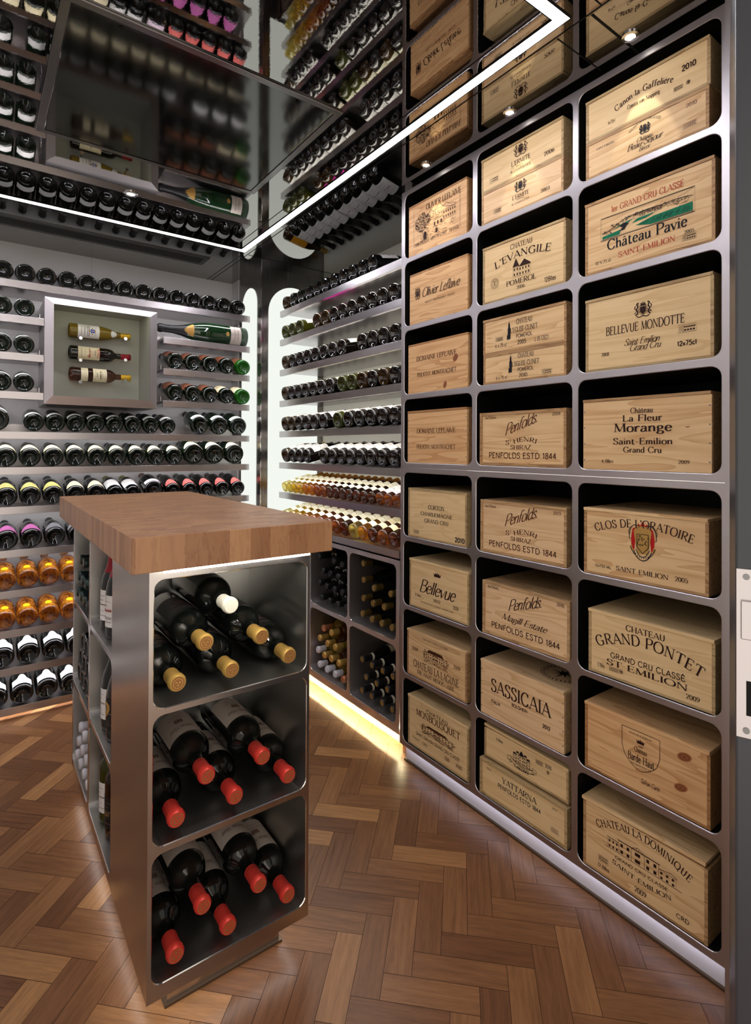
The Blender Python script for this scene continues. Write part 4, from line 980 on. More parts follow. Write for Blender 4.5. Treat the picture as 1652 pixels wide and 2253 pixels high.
# display bottles (lying, necks to the right)
dsp = [(.417, 1.992, 'burgundy', .0395, .318, 'dullgold', 'white', 'yellow', 'shoulder', 'white burgundy bottle with yellow cap, top of three in the display box'),
       (.419, 1.870, 'bordeaux', .0385, .318, 'brown', 'cream', 'dkred', '', 'red-capped bottle with red lettered cream label, middle of the display box'),
       (.422, 1.750, 'bordeaux', .0385, .317, 'russet', 'cream', 'yellow', 'two', 'amber sweet wine bottle with two cream labels, bottom of the display box')]
disp = []
for x, z, kd, r, L, g, lb, cap, op, ll in dsp: disp.append(bottle((x, 3.45, z), (1, 0, 0), (0, -1, 0), kd, r, L, g, lb, cap, op, ll, 'display box bottles'))
# writing on the display labels and on the lying jeroboam, wrapped on the glass
def wrap_print(root, prof_r, items, name='label_lettering'):
    """items: (text or Ink, style, ink); local label frame: s round the bottle (down the page), t along it"""
    for quads, ink in items:
        mb = MB()
        for q in quads:
            mb.face([((prof_r+.0014)*math.sin(-a/prof_r), (prof_r+.0014)*math.cos(a/prof_r), z) for a, z in q])
        mb.build(name, ink, root)
def rot_text(txt, style, z, a0, a1, h):
    """text reading across the bottle (letters stand along the axis)"""
    return [[(p[0], z+p[1]) for p in q] for q in text_quads(txt, style, a0, a1, 0, h)]
wrap_print(disp[1], .0385, [(rot_text('PETRUS', 's', .135, -.026, .026, .016), INK_RED), (rot_text('POMEROL', 's', .122, -.015, .015, .005), INK), (rot_text('Grand Vin', 'c', .098, -.02, .012, .009), INK_RED), (rot_text('0', 's', .088, .012, .024, .016), INK_RED)])
ik = Ink(-.03, .158, .06, .04); rnd = random.Random(5)
for i in range(26):
    x, y = rnd.uniform(.1, .9), rnd.uniform(.1, .9); ik.line([(x, y), (x+rnd.uniform(-.12, .12), y+rnd.uniform(-.15, .15)), (x+rnd.uniform(-.2, .2), y+rnd.uniform(-.2, .2))], .0004, 0, True)
ik.ring(.5, .5, .18, .0008)
wrap_print(disp[1], .0385, [([q for q, _ in ik.q], INK)])
ik = Ink(-.014, .098, .028, .030)
for a, b in ((.15, .2), (.55, .2), (.15, .6), (.55, .6)): ik.frect(a, b, a+.3, b+.28)
ik2 = Ink(-.014, .098, .028, .030); ik2.disc(.5, .95, .16); ik2.disc(.5, .02, .16); ik2.disc(-.08, .5, .12); ik2.disc(1.08, .5, .12)
wrap_print(disp[0], .0395, [([q for q, _ in ik.q], INK_BLUE), ([q for q, _ in ik2.q], INK_GOLD), (rot_text('Puligny-Montrachet', 'c', .086, -.03, .03, .008), INK), (rot_text('DOMAINE LEFLAIVE', 's', .072, -.028, .028, .005), INK)])
wrap_print(disp[2], .0385, [(rot_text('Lur-Saluces', 'c', .150, -.024, .024, .010), INK), (rot_text('SAUTERNES', 's', .132, -.015, .015, .005), INK)])

# middle bay ----------------------------------------------------------
M1 = [3.062, 2.965, 2.868, 2.775, 2.682, 2.594, 2.500, 2.410, 2.322, 2.235, 2.148]
def mids(ys, zl, r, spec, row, group, tilt=11):
    for i, y in enumerate(ys):
        g, lb, cap, op, kd, w = spec(i)
        mid_bottle(y, zl+r*.985, (kd, r, .30, g, lb, cap, op), '%s on the %s shelf of the middle bay, %s' % (w, row, ORD[i]), group, tilt)
mids(M1, 2.195, .0425, lambda i: ('amber_dark' if i == 0 else 'black', 'amberyellow' if i == 0 else 'white', 'black' if i else 'gold', '', 'burgundy', 'amber-lit dark bottle' if i == 0 else 'dark wine bottle'), 'top', 'dark bottles in the middle bay')
mids([3.070, 2.977, 2.885, 2.683, 2.594, 2.505, 2.418, 2.331, 2.242, 2.153, 2.067, 1.979], 2.016, .0430, lambda i: ('olive' if i < 3 else 'amber_dark' if i < 5 else 'brown', 'white' if i < 3 or i > 5 else 'magenta', 'black', '', 'burgundy', 'olive green lit bottle' if i < 3 else 'dark bottle with magenta label' if i < 6 else 'dark brown bottle'), 'second', 'dark bottles in the middle bay')
mids([3.068, 2.971, 2.877, 2.786, 2.695, 2.604, 2.514, 2.424, 2.235, 2.146, 2.058, 1.969], 1.828, .0430, lambda i: ('amber_dark' if i == 0 else 'brown', 'white', 'black', '', 'burgundy', 'amber-lit bottle' if i == 0 else 'dark bottle with white label'), 'third', 'dark bottles in the middle bay')
mids([3.069, 2.979, 2.891, 2.804, 2.717, 2.630, 2.538, 2.418, 2.325, 2.236, 2.147, 2.060, 1.970], 1.636, .0430, lambda i: ('amber_dark' if i in (0, 9, 11) else 'olive' if i in (7, 8) else 'brown', 'ivory', 'black', '', 'burgundy', 'amber-lit bottle' if i in (0, 9, 11) else 'olive-lit bottle' if i in (7, 8) else 'dark bottle with ivory label'), 'fourth', 'dark bottles in the middle bay')
mids([3.067, 2.977, 2.889, 2.800, 2.706, 2.606, 2.459, 2.357, 2.256, 2.160, 2.065, 1.971], 1.447, .0440, lambda i: ('amber_dark' if i in (0, 1) else 'olive' if i == 6 else 'brown', 'white', 'black', '', 'burgundy', 'amber-lit bottle' if i in (0, 1) else 'olive-lit bottle' if i == 6 else 'dark bottle with white label'), 'fifth', 'dark bottles in the middle bay')
mids([3.064, 2.970, 2.882, 2.794, 2.605, 2.514, 2.426, 2.339, 2.252, 2.160, 2.067, 1.972], 1.254, .0430, lambda i: ('amber_dark' if i == 0 else 'brown', 'white', 'gold' if i in (0, 9, 10, 11) else 'grey', '', 'burgundy', 'gold-capped bottle with white label' if i in (0, 9, 10, 11) else 'dark bottle with white label'), 'sixth', 'dark bottles in the middle bay', 14)
M7 = [3.066-.0655*i for i in range(18)]
g7 = ['straw', 'straw', 'yellow', 'yellow', 'gold', 'gold', 'amber', 'amber']+['russet']*7+['amber']*3
for i, y in enumerate(M7): mid_bottle(y, 1.071+.0305, ('half', .0318, .285, g7[i], 'ivory' if i < 15 else 'white', 'amber', 'two' if i < 15 else ''), 'half bottle of %s sweet wine, seventh shelf of middle bay, %s' % ({'straw': 'pale straw', 'yellow': 'yellow', 'gold': 'golden', 'amber': 'amber', 'russet': 'dark russet'}[g7[i]], ORD[i]), 'half bottles of sweet wine', 15)
M8 = [3.055-.0832*i for i in range(14)]
g8 = ['straw', 'yellow', 'yellow', 'gold', 'gold', 'amber', 'amber', 'amber', 'russet', 'straw', 'gold', 'russet', 'amber', 'russet']
for i, y in enumerate(M8): mid_bottle(y, .885+.0375, ('bordeaux', .0385, .295, g8[i], 'ivory' if i not in (11, 12) else 'cream', 'yellow' if i < 6 else 'amber', 'two'), '%s dessert wine bottle on the ledge above the low steel cabinet, %s' % ({'straw': 'pale straw', 'yellow': 'yellow', 'gold': 'golden', 'amber': 'amber', 'russet': 'dark russet'}[g8[i]], ORD[i]), 'dessert wines on the ledge', 15)

# compartments of the low cabinet: necks toward the aisle
def cub(pts, spec, where, group):
    for i, p in enumerate(pts):
        y, z = p[0], p[1]; kd, r, L, g, lb, cap, op, w = spec(i, p)
        bottle((1.553+L, y, z), (-1, 0, 0), (0, 0, 1), kd, r, L, g, lb, cap, op, '%s in the %s' % (w, where), group, random.uniform(-.5, .5))
def rank(pts, i):
    """words for the place of a bottle within its compartment pile"""
    zs = sorted(set(round(p[1], 2) for p in pts)); y, z = pts[i][:2]
    lay = sorted([q for q in pts if abs(q[1]-z) < .03], key=lambda q: -q[0]); n = lay.index(pts[i])
    lv = sorted({min(round(q[1]/.07), 99) for q in pts}); 
    return n, len(lay), z
def place_words(pts):
    rows = []
    for p in sorted(pts, key=lambda q: q[1]):
        if rows and p[1]-rows[-1][-1][1] < .034: rows[-1].append(p)
        else: rows.append([p])
    W_ = {}
    rn_ = ['bottom', 'second', 'third', 'fourth', 'fifth', 'sixth']
    for i, rw in enumerate(rows):
        rw.sort(key=lambda q: -q[0])
        for j, p in enumerate(rw):
            W_[p] = '%s layer, %s' % (rn_[i] if i < len(rows)-1 or i == 0 else 'top', ORD[j] if len(rw) > 1 else 'single')
    return W_
A_ = [(2.650, .741), (2.497, .741), (2.417, .735), (2.612, .668), (2.536, .666), (2.455, .664), (2.650, .594), (2.574, .590), (2.493, .590), (2.415, .590), (2.625, .518), (2.541, .518), (2.458, .518), (2.377, .518)]
pw = place_words(A_); cub(A_, lambda i, p: ('bordeaux', .0370, .29, 'black', None, 'black', '', 'black-capped bottle, %s' % pw[p]), 'upper left opening of the low cabinet', 'black capped bottles in the low cabinet')
B_ = [(2.226, .526), (2.146, .519), (2.068, .519), (1.990, .519), (2.218, .604), (2.138, .597), (2.050, .600), (2.218, .695), (2.130, .672), (2.000, .672), (2.220, .775)]
pw2 = place_words(B_); cub(B_, lambda i, p: ('burgundy', .0370, .29, 'black', None, 'bronze', 'seal', 'bronze-capped bottle, %s' % pw2[p]), 'upper right opening of the low cabinet', 'bronze capped bottles in the low cabinet')
C_ = [(2.641, .144, 'plainwhite'), (2.562, .142, 'plainwhite'), (2.482, .142, 'plainwhite'), (2.401, .142, 'copper'), (2.660, .219, 'plainwhite'), (2.592, .210, 'gold'), (2.522, .212, 'gold'), (2.445, .212, 'gold'), (2.640, .290, 'gold'), (2.560, .282, 'gold'), (2.482, .285, 'gold'), (2.600, .355, 'copper'), (2.520, .352, 'gold')]
pw3 = place_words(C_); cub(C_, lambda i, p: ('bordeaux', .0337, .29, 'dullgold' if i % 3 else 'pinot', None, p[2], '', '%s-capped bottle, %s' % ({'plainwhite': 'white', 'gold': 'gold', 'copper': 'copper'}[p[2]], pw3[p])), 'lower left opening of the low cabinet', 'gold and white capped bottles')
D_ = [(2.226, .150), (2.144, .150), (2.060, .150), (1.982, .148), (2.190, .226), (2.105, .224), (2.022, .226), (2.225, .302), (2.143, .299), (2.058, .300), (1.980, .300)]
pw4 = place_words(D_); cub(D_, lambda i, p: ('burgundy', .0380, .29, 'black', 'ivory', 'black', 'band seal', 'cream-banded bottle, %s' % pw4[p]), 'lower right opening of the low cabinet', 'cream banded bottles in the low cabinet')

# island front: magnums with the necks toward the viewer
def isl(x, z, cap, lb, w, opts='seal', ytip=1.300, r=.0498):
    L = .345
    bottle((x, ytip+L, z), (0, -1, 0), (0, 0, 1), 'magnum', r, L, 'black', lb, cap, opts, w, 'magnums in the island front', random.uniform(-.25, .25))
for z0, cap, lb, dd in ((.744, 'gold', 'black', 'top'), (.429, 'red', 'greylab', 'middle'), (.116, 'red', 'greylab', 'bottom')):
    b = z0+.0505
    xm = {'top': .517, 'middle': .529, 'bottom': .514}[dd]
    for x, w in ((.3865, 'leftmost'), (xm, 'middle'), (.6755, 'rightmost')): isl(x, b, cap, lb, '%s-capped magnum, %s of the bottom layer in the %s front opening of the island' % (cap, w, dd))
    xa = (.3865+xm)/2; da = math.sqrt(max(.0, .1035**2-((xm-.3865)/2)**2)); xb = (xm+.6755)/2; db = math.sqrt(max(.0, .1035**2-((.6755-xm)/2)**2))
    isl(xa, b+da, cap, lb, '%s-capped magnum, left of the upper pair in the %s front opening of the island' % (cap, dd))
    isl(xb, b+db, cap, lb, '%s-capped magnum, right of the upper pair in the %s front opening of the island' % (cap, dd))
    if dd == 'top':
        dx = (xb-xa)/2; zz = (b+da+b+db)/2+math.sqrt(.106**2-dx*dx)
        isl((xa+xb)/2, zz, 'white', 'black', 'white-capped magnum lying on top of the gold-capped ones in the island', '', 1.325)
# island side: standing and lying bottles
def stand(x, y, z, kd, r, L, g, lb, cap, w, op=''):
    return bottle((x, y, z+.0005), (0, 0, 1), (-1, 0, 0), kd, r, L, g, lb, cap, op, w, 'bottles in the side of the island', random.uniform(-.3, .3))
s1 = stand(.376, 1.888, .744, 'burgundy', .0395, .288, 'black', 'white', 'dkred', 'standing red-capped bottle with white label, nearest the front in the island side', 'longcap')
stand(.376, 1.972, .744, 'burgundy', .0395, .288, 'black', 'white', 'dkred', 'standing red-capped bottle at the back of the upper side opening of the island', 'longcap')
stand(.382, 1.792, .744, 'burgundy', .0395, .288, 'black', 'white', 'red', 'bright red-capped bottle half hidden by the island corner panel', 'longcap')
s2 = stand(.378, 1.877, .429, 'burgundy', .0395, .285, 'brown', 'black', 'yellow', 'standing dark bottle with big orange numeral in the island side')
stand(.378, 1.962, .429, 'burgundy', .0395, .285, 'black', 'white', 'black', 'white-labelled bottle behind the one with the orange numeral')
stand(.392, 1.775, .429, 'burgundy', .0395, .285, 'black', 'white', 'black', 'dark bottle beside the orange numeral bottle, cut by the corner panel')
s3 = stand(.379, 1.895, .116, 'bordeaux', .0390, .285, 'russet', 'black', 'black', 'standing amber brown bottle with black label in the lowest island side opening')
stand(.377, 1.985, .116, 'bordeaux', .0375, .285, 'olive', 'white', 'olive', 'standing olive green bottle behind the amber brown one in the island side')
wrap_print(s2, .0395, [(rot_text('2', 'b', .060, -.020, .020, .058), INK_GOLD)])
wrap_print(s1, .0395, [(rot_text('SOMMELIER', 's', .085, -.030, .030, .009), INK_RED), (rot_text('CHATEAUNEUF DU PAPE', 'r', .062, -.030, .030, .006), INK)])
wrap_print(s3, .0390, [(rot_text('Vin Doux', 'c', .075, -.02, .02, .014), INK_GOLD)])
def pack(n, y0, dy, z0, dz):
    out = []
    for j, c in enumerate(n):
        for i in range(c): out.append((y0+dy*(i+.5*j), z0+dz*j))
    return out
pa = pack((4, 3, 2), 2.158, .0785, .783, .0685)
pwa = place_words(pa)
for p in pa: bottle((.322+.29, *p), (-1, 0, 0), (0, 0, 1), 'bordeaux', .0385, .288, 'black', None, 'green', '', 'green-capped bottle, %s, upper far side opening of the island' % pwa[p], 'bottles in the side of the island')
pa = pack((4, 3, 2), 2.158, .0785, .468, .0685); pwb = place_words(pa)
for p in pa: bottle((.335, *p), (1, 0, 0), (0, 0, 1), 'bordeaux', .0385, .29, 'black', None, 'black', '', 'outward-facing bottle base, %s, middle far side opening of the island' % pwb[p], 'bottles in the side of the island')
pa = pack((4, 3, 2), 2.158, .0785, .155, .0685); pwc = place_words(pa)
for p in pa: bottle((.326+.285, *p), (-1, 0, 0), (0, 0, 1), 'bordeaux', .0385, .285, 'dullgold', None, 'plainwhite', '', 'white-capped bottle, %s, lowest far side opening of the island' % pwc[p], 'bottles in the side of the island')

# ------------------------------------------------------------------ door leaf seen edge-on at the right
root = tag(empty('door_leaf', (.815, .305, .01)), 'grey door leaf seen edge-on at the right with steel lock plate', 'door')
root.rotation_euler = (0, 0, math.atan2(.367, .93))
MB().box(0, .60, -.047, 0, 0, 2.2).build('leaf', DOORGREY, root, bevel=.003)
MB().box(-.0015, .0, -.046, -.001, .955, 1.176).build('lock_plate', SHELF_ST, root, bevel=.0004)
MB().box(-.007, -.0015, -.026, -.006, 1.085, 1.135).build('latch_bolt', SHELF_ST, root, bevel=.001)
MB().box(-.0022, -.0015, -.030, -.012, .985, 1.03).build('keeper_slot', DARKGAP, root)
for z in (.965, 1.166):
    mb = MB(); mb.tube([(-.0015, -.012, z), (-.003, -.012, z)], .004, 10); mb.build('screw', NAIL, root)
tag(MB().box(1.425, 1.50, .535, .555, 0, ZC).build('door_1', STEEL_V), kind='structure')
tag(MB().box(1.4821, 1.86, .5555, .5625, 0, ZC).build('trim_30', DARKGAP), kind='structure')
CRATE_PRINT = {
 'c1r1': [
  ('OLIVIER LEFLAIVE', 's', 0.1125, 0.3126, 0.1656, 0.0216),
  ('21190 PULIGNY-MONTRACHET · FRANCE', 's', 0.0396, 0.3027, 0.0304, 0.0123),
  ('#frame', 'x', 0.0343, 0.3089, 0.0319, 0.1579),
  ('#village', 'x', 0.0471, 0.2914, 0.0401, 0.1277),
 ],
 'c1r2': [
  ('#crest', 'x', 0.0353, 0.0689, 0.0974, 0.0565),
  ('Olivier Leflaive', 'c', 0.0835, 0.3005, 0.1025, 0.0362),
  ('PULIGNY-MONTRACHET · FRANCE', 's', 0.0996, 0.2743, 0.0726, 0.0082),
 ],
 'c1r3': [
  ('DOMAINE LEFLAIVE', 's', 0.0563, 0.2926, 0.1326, 0.0185),
  ('PULIGNY MONTRACHET', 's', 0.0597, 0.2911, 0.0665, 0.0170),
 ],
 'c1r4': [
  ('DOMAINE LEFLAIVE', 's', 0.0617, 0.2884, 0.1245, 0.0185),
  ('PULIGNY MONTRACHET', 's', 0.0606, 0.2893, 0.0595, 0.0170),
 ],
 'c1r5': [
  ('CORTON', 's', 0.1275, 0.2226, 0.1265, 0.0165),
  ('CHARLEMAGNE', 's', 0.0808, 0.2683, 0.0982, 0.0144),
  ('GRAND CRU', 's', 0.1042, 0.2459, 0.0702, 0.0152),
  ('2010', 'b', 0.2833, 0.3341, 0.0138, 0.0169),
  ('#stamp', 'x', 0.0344, 0.0717, 0.0173, 0.0146),
 ],
 'c1r6': [
  ('#crown', 'x', 0.1490, 0.1967, 0.1450, 0.0210),
  ('Bellevue', 'c', 0.0688, 0.2764, 0.0693, 0.0528),
  ('2012', 's', 0.1496, 0.1919, 0.0439, 0.0116),
  ('DE BONNEVAL DE LAVERGNE · PROPRIETAIRES', 's', 0.0742, 0.2671, 0.0245, 0.0057),
  ('12 Blles', 'r', 0.0355, 0.0741, 0.0451, 0.0097),
  ('#stamp', 'x', 0.2626, 0.2941, 0.0397, 0.0143),
 ],
 'c1r7': [
  ('GRAND CRU CLASSE', 's', 0.1002, 0.2497, 0.1718, 0.0067),
  ('#chateau', 'x', 0.1044, 0.2482, 0.0880, 0.0617),
  ('2009', 'r', 0.0323, 0.0698, 0.1127, 0.0136),
  ('2009', 'r', 0.2815, 0.3165, 0.1130, 0.0133),
  ('CHATEAU LA LAGUNE', 's', 0.0418, 0.3088, 0.0464, 0.0291),
  ('128L HAUT-MEDOC', 's', 0.0645, 0.2289, 0.0226, 0.0154),
  ('#stamp', 'x', 0.2434, 0.2838, 0.0219, 0.0171),
 ],
 'c1r8': [
  ('CHATEAU', 'r', 0.1165, 0.2426, 0.1671, 0.0141),
  ('MONBOUSQUET', 's', 0.0532, 0.3094, 0.1371, 0.0265),
  ('#chateau', 'x', 0.0846, 0.2752, 0.0791, 0.0452),
  ('SAINT-EMILION GRAND CRU CLASSÉ', 'r', 0.0537, 0.3067, 0.0540, 0.0125),
  ('750ml', 'r', 0.0290, 0.0723, 0.0316, 0.0073),
  ('CRD', 'r', 0.0936, 0.1209, 0.0287, 0.0104),
  ('#stamp', 'x', 0.2250, 0.2544, 0.0270, 0.0145),
  ('2010', 's', 0.2869, 0.3210, 0.0271, 0.0133),
 ],
 'c2r1t': [
  ('#crest', 'x', 0.1481, 0.2096, 0.0696, 0.0477),
  ("L'ERMITE", 's', 0.1395, 0.2191, 0.0453, 0.0159),
  ('HERMITAGE', 's', 0.1601, 0.1906, 0.0357, 0.0047),
  ('M. CHAPOUTIER', 's', 0.1349, 0.2210, 0.0229, 0.0085),
  ('2006', 's', 0.2752, 0.3149, 0.0253, 0.0125),
  ('#stamp', 'x', 0.0403, 0.0816, 0.0244, 0.0177),
 ],
 'c2r1b': [
  ('#crest', 'x', 0.1510, 0.2032, 0.0609, 0.0422),
  ("L'ERMITE", 's', 0.1434, 0.2129, 0.0406, 0.0133),
  ('HERMITAGE', 's', 0.1611, 0.1921, 0.0338, 0.0040),
  ('M. CHAPOUTIER', 's', 0.1400, 0.2148, 0.0224, 0.0065),
  ('2003', 's', 0.2615, 0.2958, 0.0236, 0.0107),
  ('#stamp', 'x', 0.0584, 0.0933, 0.0211, 0.0159),
 ],
 'c2r2': [
  ('CHATEAU', 's', 0.1274, 0.2207, 0.1651, 0.0170),
  ("L'EVANGILE", 's^7', 0.0604, 0.2925, 0.1147, 0.0241),
  ('#manor', 'x', 0.1400, 0.2125, 0.0648, 0.0643),
  ('POMEROL', 's', 0.1109, 0.2370, 0.0400, 0.0171),
  ('2006', 's', 0.1567, 0.1901, 0.0215, 0.0112),
  ('12Blles', 'r', 0.2695, 0.3124, 0.0176, 0.0152),
  ('#round', 'x', 0.0378, 0.0757, 0.0452, 0.0377),
 ],
 'c2r3t': [
  ('CHÂTEAU', 's', 0.1510, 0.2174, 0.0835, 0.0179),
  ("L'EGLISE-CLINET", 's', 0.1259, 0.2399, 0.0567, 0.0169),
  ('#tower', 'x', 0.1106, 0.1300, 0.0354, 0.0689),
  ('POMEROL', 'r', 0.1502, 0.2190, 0.0368, 0.0120),
  ('2005', 'r', 0.1572, 0.1929, 0.0143, 0.0131),
  ('L 05 CEC1', 'r', 0.2284, 0.2830, 0.0139, 0.0127),
  ('6 x 75 cl', 'r', 0.0579, 0.1081, 0.0149, 0.0124),
  ('#stamp', 'x', 0.0578, 0.0940, 0.0370, 0.0141),
 ],
 'c2r3b': [
  ('CHÂTEAU', 's', 0.1573, 0.2232, 0.0781, 0.0159),
  ("L'EGLISE-CLINET", 's', 0.1323, 0.2455, 0.0512, 0.0160),
  ('#tower', 'x', 0.1171, 0.1349, 0.0307, 0.0686),
  ('POMEROL', 'r', 0.1564, 0.2238, 0.0324, 0.0119),
  ('2010', 's', 0.1624, 0.1974, 0.0119, 0.0131),
  ('6 x 75 cl', 'r', 0.0611, 0.1095, 0.0123, 0.0116),
  ('#stamp', 'x', 0.2557, 0.2958, 0.0123, 0.0152),
 ],
 'c2r4': [
  ('6x750mL', 'r', 0.0248, 0.0780, 0.1686, 0.0084),
  ('2009', 'r', 0.3122, 0.3416, 0.1691, 0.0089),
  ('Penfolds.', 'c/', 0.1194, 0.2575, 0.1293, 0.0385),
  ('S', 's', 0.1195, 0.1350, 0.0745, 0.0154),
  ('T', 's', 0.1375, 0.1436, 0.0840, 0.0072),
  ('HENRI', 's^9', 0.1562, 0.2494, 0.0772, 0.0152),
  ('SHIRAZ', 's', 0.1416, 0.2275, 0.0590, 0.0140),
  ('PENFOLDS ESTD 1844', 'r', 0.0421, 0.3270, 0.0278, 0.0188),
 ],
 'c2r5': [
  ('6x750mL', 'r', 0.0219, 0.0750, 0.1628, 0.0084),
  ('2013', 'r', 0.3119, 0.3391, 0.1642, 0.0089),
  ('Penfolds.', 'c/', 0.1137, 0.2542, 0.1257, 0.0384),
  ('S', 's', 0.1165, 0.1319, 0.0733, 0.0153),
  ('T', 's', 0.1344, 0.1405, 0.0842, 0.0072),
  ('HENRI', 's^9', 0.1531, 0.2462, 0.0757, 0.0151),
  ('SHIRAZ', 's', 0.1386, 0.2242, 0.0562, 0.0140),
  ('PENFOLDS ESTD 1844', 'r', 0.0391, 0.3236, 0.0260, 0.0187),
 ],
 'c2r6': [
  ('6x750mL', 'r', 0.0245, 0.0759, 0.1638, 0.0083),
  ('2010', 'r', 0.3147, 0.3410, 0.1636, 0.0096),
  ('Penfolds.', 'c/', 0.1199, 0.2605, 0.1225, 0.0380),
  ('Magill Estate', 'c', 0.0905, 0.2786, 0.0648, 0.0223),
  ('PENFOLDS ESTD 1844', 'r', 0.0409, 0.3257, 0.0261, 0.0186),
 ],
 'c2r7': [
  ('SASSICAIA', 's', 0.0502, 0.2995, 0.0970, 0.0433),
  ('ITALIA', 'b', 0.0498, 0.0916, 0.0553, 0.0103),
  ('BOLGHERI', 'b', 0.1430, 0.2091, 0.0759, 0.0099),
  ('2012', 'b', 0.2708, 0.2996, 0.0552, 0.0112),
 ],
 'c2r8t': [
  ('6 Blles', 'r', 0.0573, 0.0860, 0.0777, 0.0090),
  ('#castle', 'x', 0.1325, 0.2040, 0.0393, 0.0435),
  ('Giscours', 'c', 0.1381, 0.1989, 0.0215, 0.0174),
  ('#ribbon', 'x', 0.1083, 0.2291, 0.0229, 0.0205),
  ('#stamp', 'x', 0.2263, 0.2558, 0.0756, 0.0125),
  ('2010', 'r', 0.2647, 0.2884, 0.0791, 0.0115),
  ('#dot', 'x', 0.2697, 0.2810, 0.0614, 0.0096),
 ],
 'c2r8b': [
  ('YATTARNA', 's', 0.1037, 0.2478, 0.0782, 0.0192),
  ('PENFOLDS ESTD 1844', 'r', 0.0837, 0.2653, 0.0557, 0.0134),
  ('750mL', 'r', 0.0305, 0.0547, 0.0951, 0.0055),
  ('2012', 'r', 0.3102, 0.3277, 0.0975, 0.0054),
  ('#stamp', 'x', 0.3046, 0.3341, 0.0238, 0.0162),
 ],
 'c3r1t': [
  ('2010', 'b', 0.2817, 0.3168, 0.0655, 0.0138),
  ('Canon-la-Gaffelière', 's^11', 0.0962, 0.2570, 0.0500, 0.0169),
  ('Comtes von Neipperg', 's', 0.1313, 0.2233, 0.0393, 0.0116),
  ('6x75cl', 'r', 0.0727, 0.0944, 0.0238, 0.0086),
  ('#stamp', 'x', 0.2601, 0.2847, 0.0220, 0.0099),
  ('#dot', 'x', 0.2925, 0.3024, 0.0239, 0.0110),
 ],
 'c3r1b': [
  ('PREMIER GRAND CRU CLASSÉ', 's^20', 0.1390, 0.2254, 0.0785, 0.0066),
  ('#crest', 'x', 0.1659, 0.1979, 0.0597, 0.0310),
  ('Château', 'c', 0.1593, 0.2034, 0.0430, 0.0124),
  ('Beau-Séjour', 'c', 0.1322, 0.2317, 0.0293, 0.0166),
  ('Bécot', 'c', 0.1660, 0.1970, 0.0155, 0.0114),
  ('SAINT-EMILION', 's', 0.0353, 0.0910, 0.0745, 0.0063),
  ('2010', 's', 0.2924, 0.3187, 0.0751, 0.0107),
  ('#stamp', 'x', 0.2843, 0.3187, 0.0224, 0.0122),
 ],
 'c3r2': [
  ('1er GRAND CRU CLASSÉ', 'sR', 0.0844, 0.2889, 0.1666, 0.0170),
  ('#pavie', 'x', 0.0518, 0.3161, 0.0902, 0.0658),
  ('Château Pavie', 's', 0.0727, 0.2966, 0.0583, 0.0292),
  ('SAINT-EMILION', 'sR', 0.1071, 0.2667, 0.0275, 0.0151),
  ('2005', 's', 0.2902, 0.3145, 0.0382, 0.0085),
  ('#stamp', 'x', 0.2844, 0.3202, 0.0204, 0.0153),
  ('12 X 75 cl', 's', 0.0347, 0.0828, 0.0238, 0.0087),
 ],
 'c3r3': [
  ('#crest', 'x', 0.1515, 0.2038, 0.1351, 0.0491),
  ('BELLEVUE MONDOTTE', 's', 0.0672, 0.2889, 0.1009, 0.0239),
  ('Saint Emilion', 'c', 0.1243, 0.2244, 0.0630, 0.0182),
  ('Grand Cru', 'c', 0.1398, 0.2275, 0.0459, 0.0181),
  ('#stamp', 'x', 0.2720, 0.3183, 0.0745, 0.0199),
  ('12x75cl', 'b', 0.2699, 0.3183, 0.0403, 0.0117),
  ('2008', 's', 0.0526, 0.0765, 0.0416, 0.0096),
 ],
 'c3r4': [
  ('Château', 's', 0.1496, 0.2129, 0.1629, 0.0148),
  ('La Fleur', 's', 0.1266, 0.2380, 0.1396, 0.0182),
  ('Morange', 's', 0.1003, 0.2639, 0.1103, 0.0242),
  ('Saint-Emilion', 's', 0.0978, 0.2654, 0.0746, 0.0175),
  ('Grand Cru', 's', 0.1285, 0.2365, 0.0513, 0.0159),
  ('6 Blles', 's', 0.0622, 0.0976, 0.0211, 0.0096),
  ('2009', 's', 0.2809, 0.3087, 0.0228, 0.0092),
 ],
 'c3r5': [
  ("CLOS DE L'ORATOIRE", 's^9', 0.0390, 0.3135, 0.1292, 0.0224),
  ('#oratoire', 'x', 0.1414, 0.2213, 0.0641, 0.1015),
  ('12x750 ML', 'r', 0.0366, 0.0882, 0.0244, 0.0076),
  ('SAINT-EMILION', 's', 0.1032, 0.2512, 0.0244, 0.0127),
  ('2005', 's', 0.2692, 0.3013, 0.0258, 0.0116),
 ],
 'c3r6': [
  ('CHATEAU', 's', 0.1172, 0.2274, 0.1464, 0.0164),
  ('GRAND PONTET', 's^12', 0.0292, 0.3189, 0.0774, 0.0292),
  ('GRAND CRU CLASSÉ', 'r', 0.0708, 0.2786, 0.0561, 0.0151),
  ('ST EMILION', 's', 0.0589, 0.2852, 0.0333, 0.0165),
  ('2009', 's', 0.2818, 0.3148, 0.0146, 0.0120),
  ('12 Blles', 'r', 0.0293, 0.0516, 0.0182, 0.0110),
  ('#stamp', 'x', 0.0662, 0.0965, 0.0176, 0.0108),
  ('#dot', 'x', 0.0975, 0.1094, 0.0187, 0.0113),
 ],
 'c3r7': [
  ('#shield', 'x', 0.1179, 0.2251, 0.0663, 0.1075),
  ('GRAND VIN DE BORDEAUX', 's', 0.1398, 0.2033, 0.1606, 0.0047),
  ('#crown', 'x', 0.1593, 0.1840, 0.1405, 0.0136),
  ('2009', 's', 0.1642, 0.1789, 0.1310, 0.0047),
  ('Château', 's', 0.1541, 0.1898, 0.1155, 0.0137),
  ('Barde-Haut', 's', 0.1358, 0.2103, 0.0880, 0.0210),
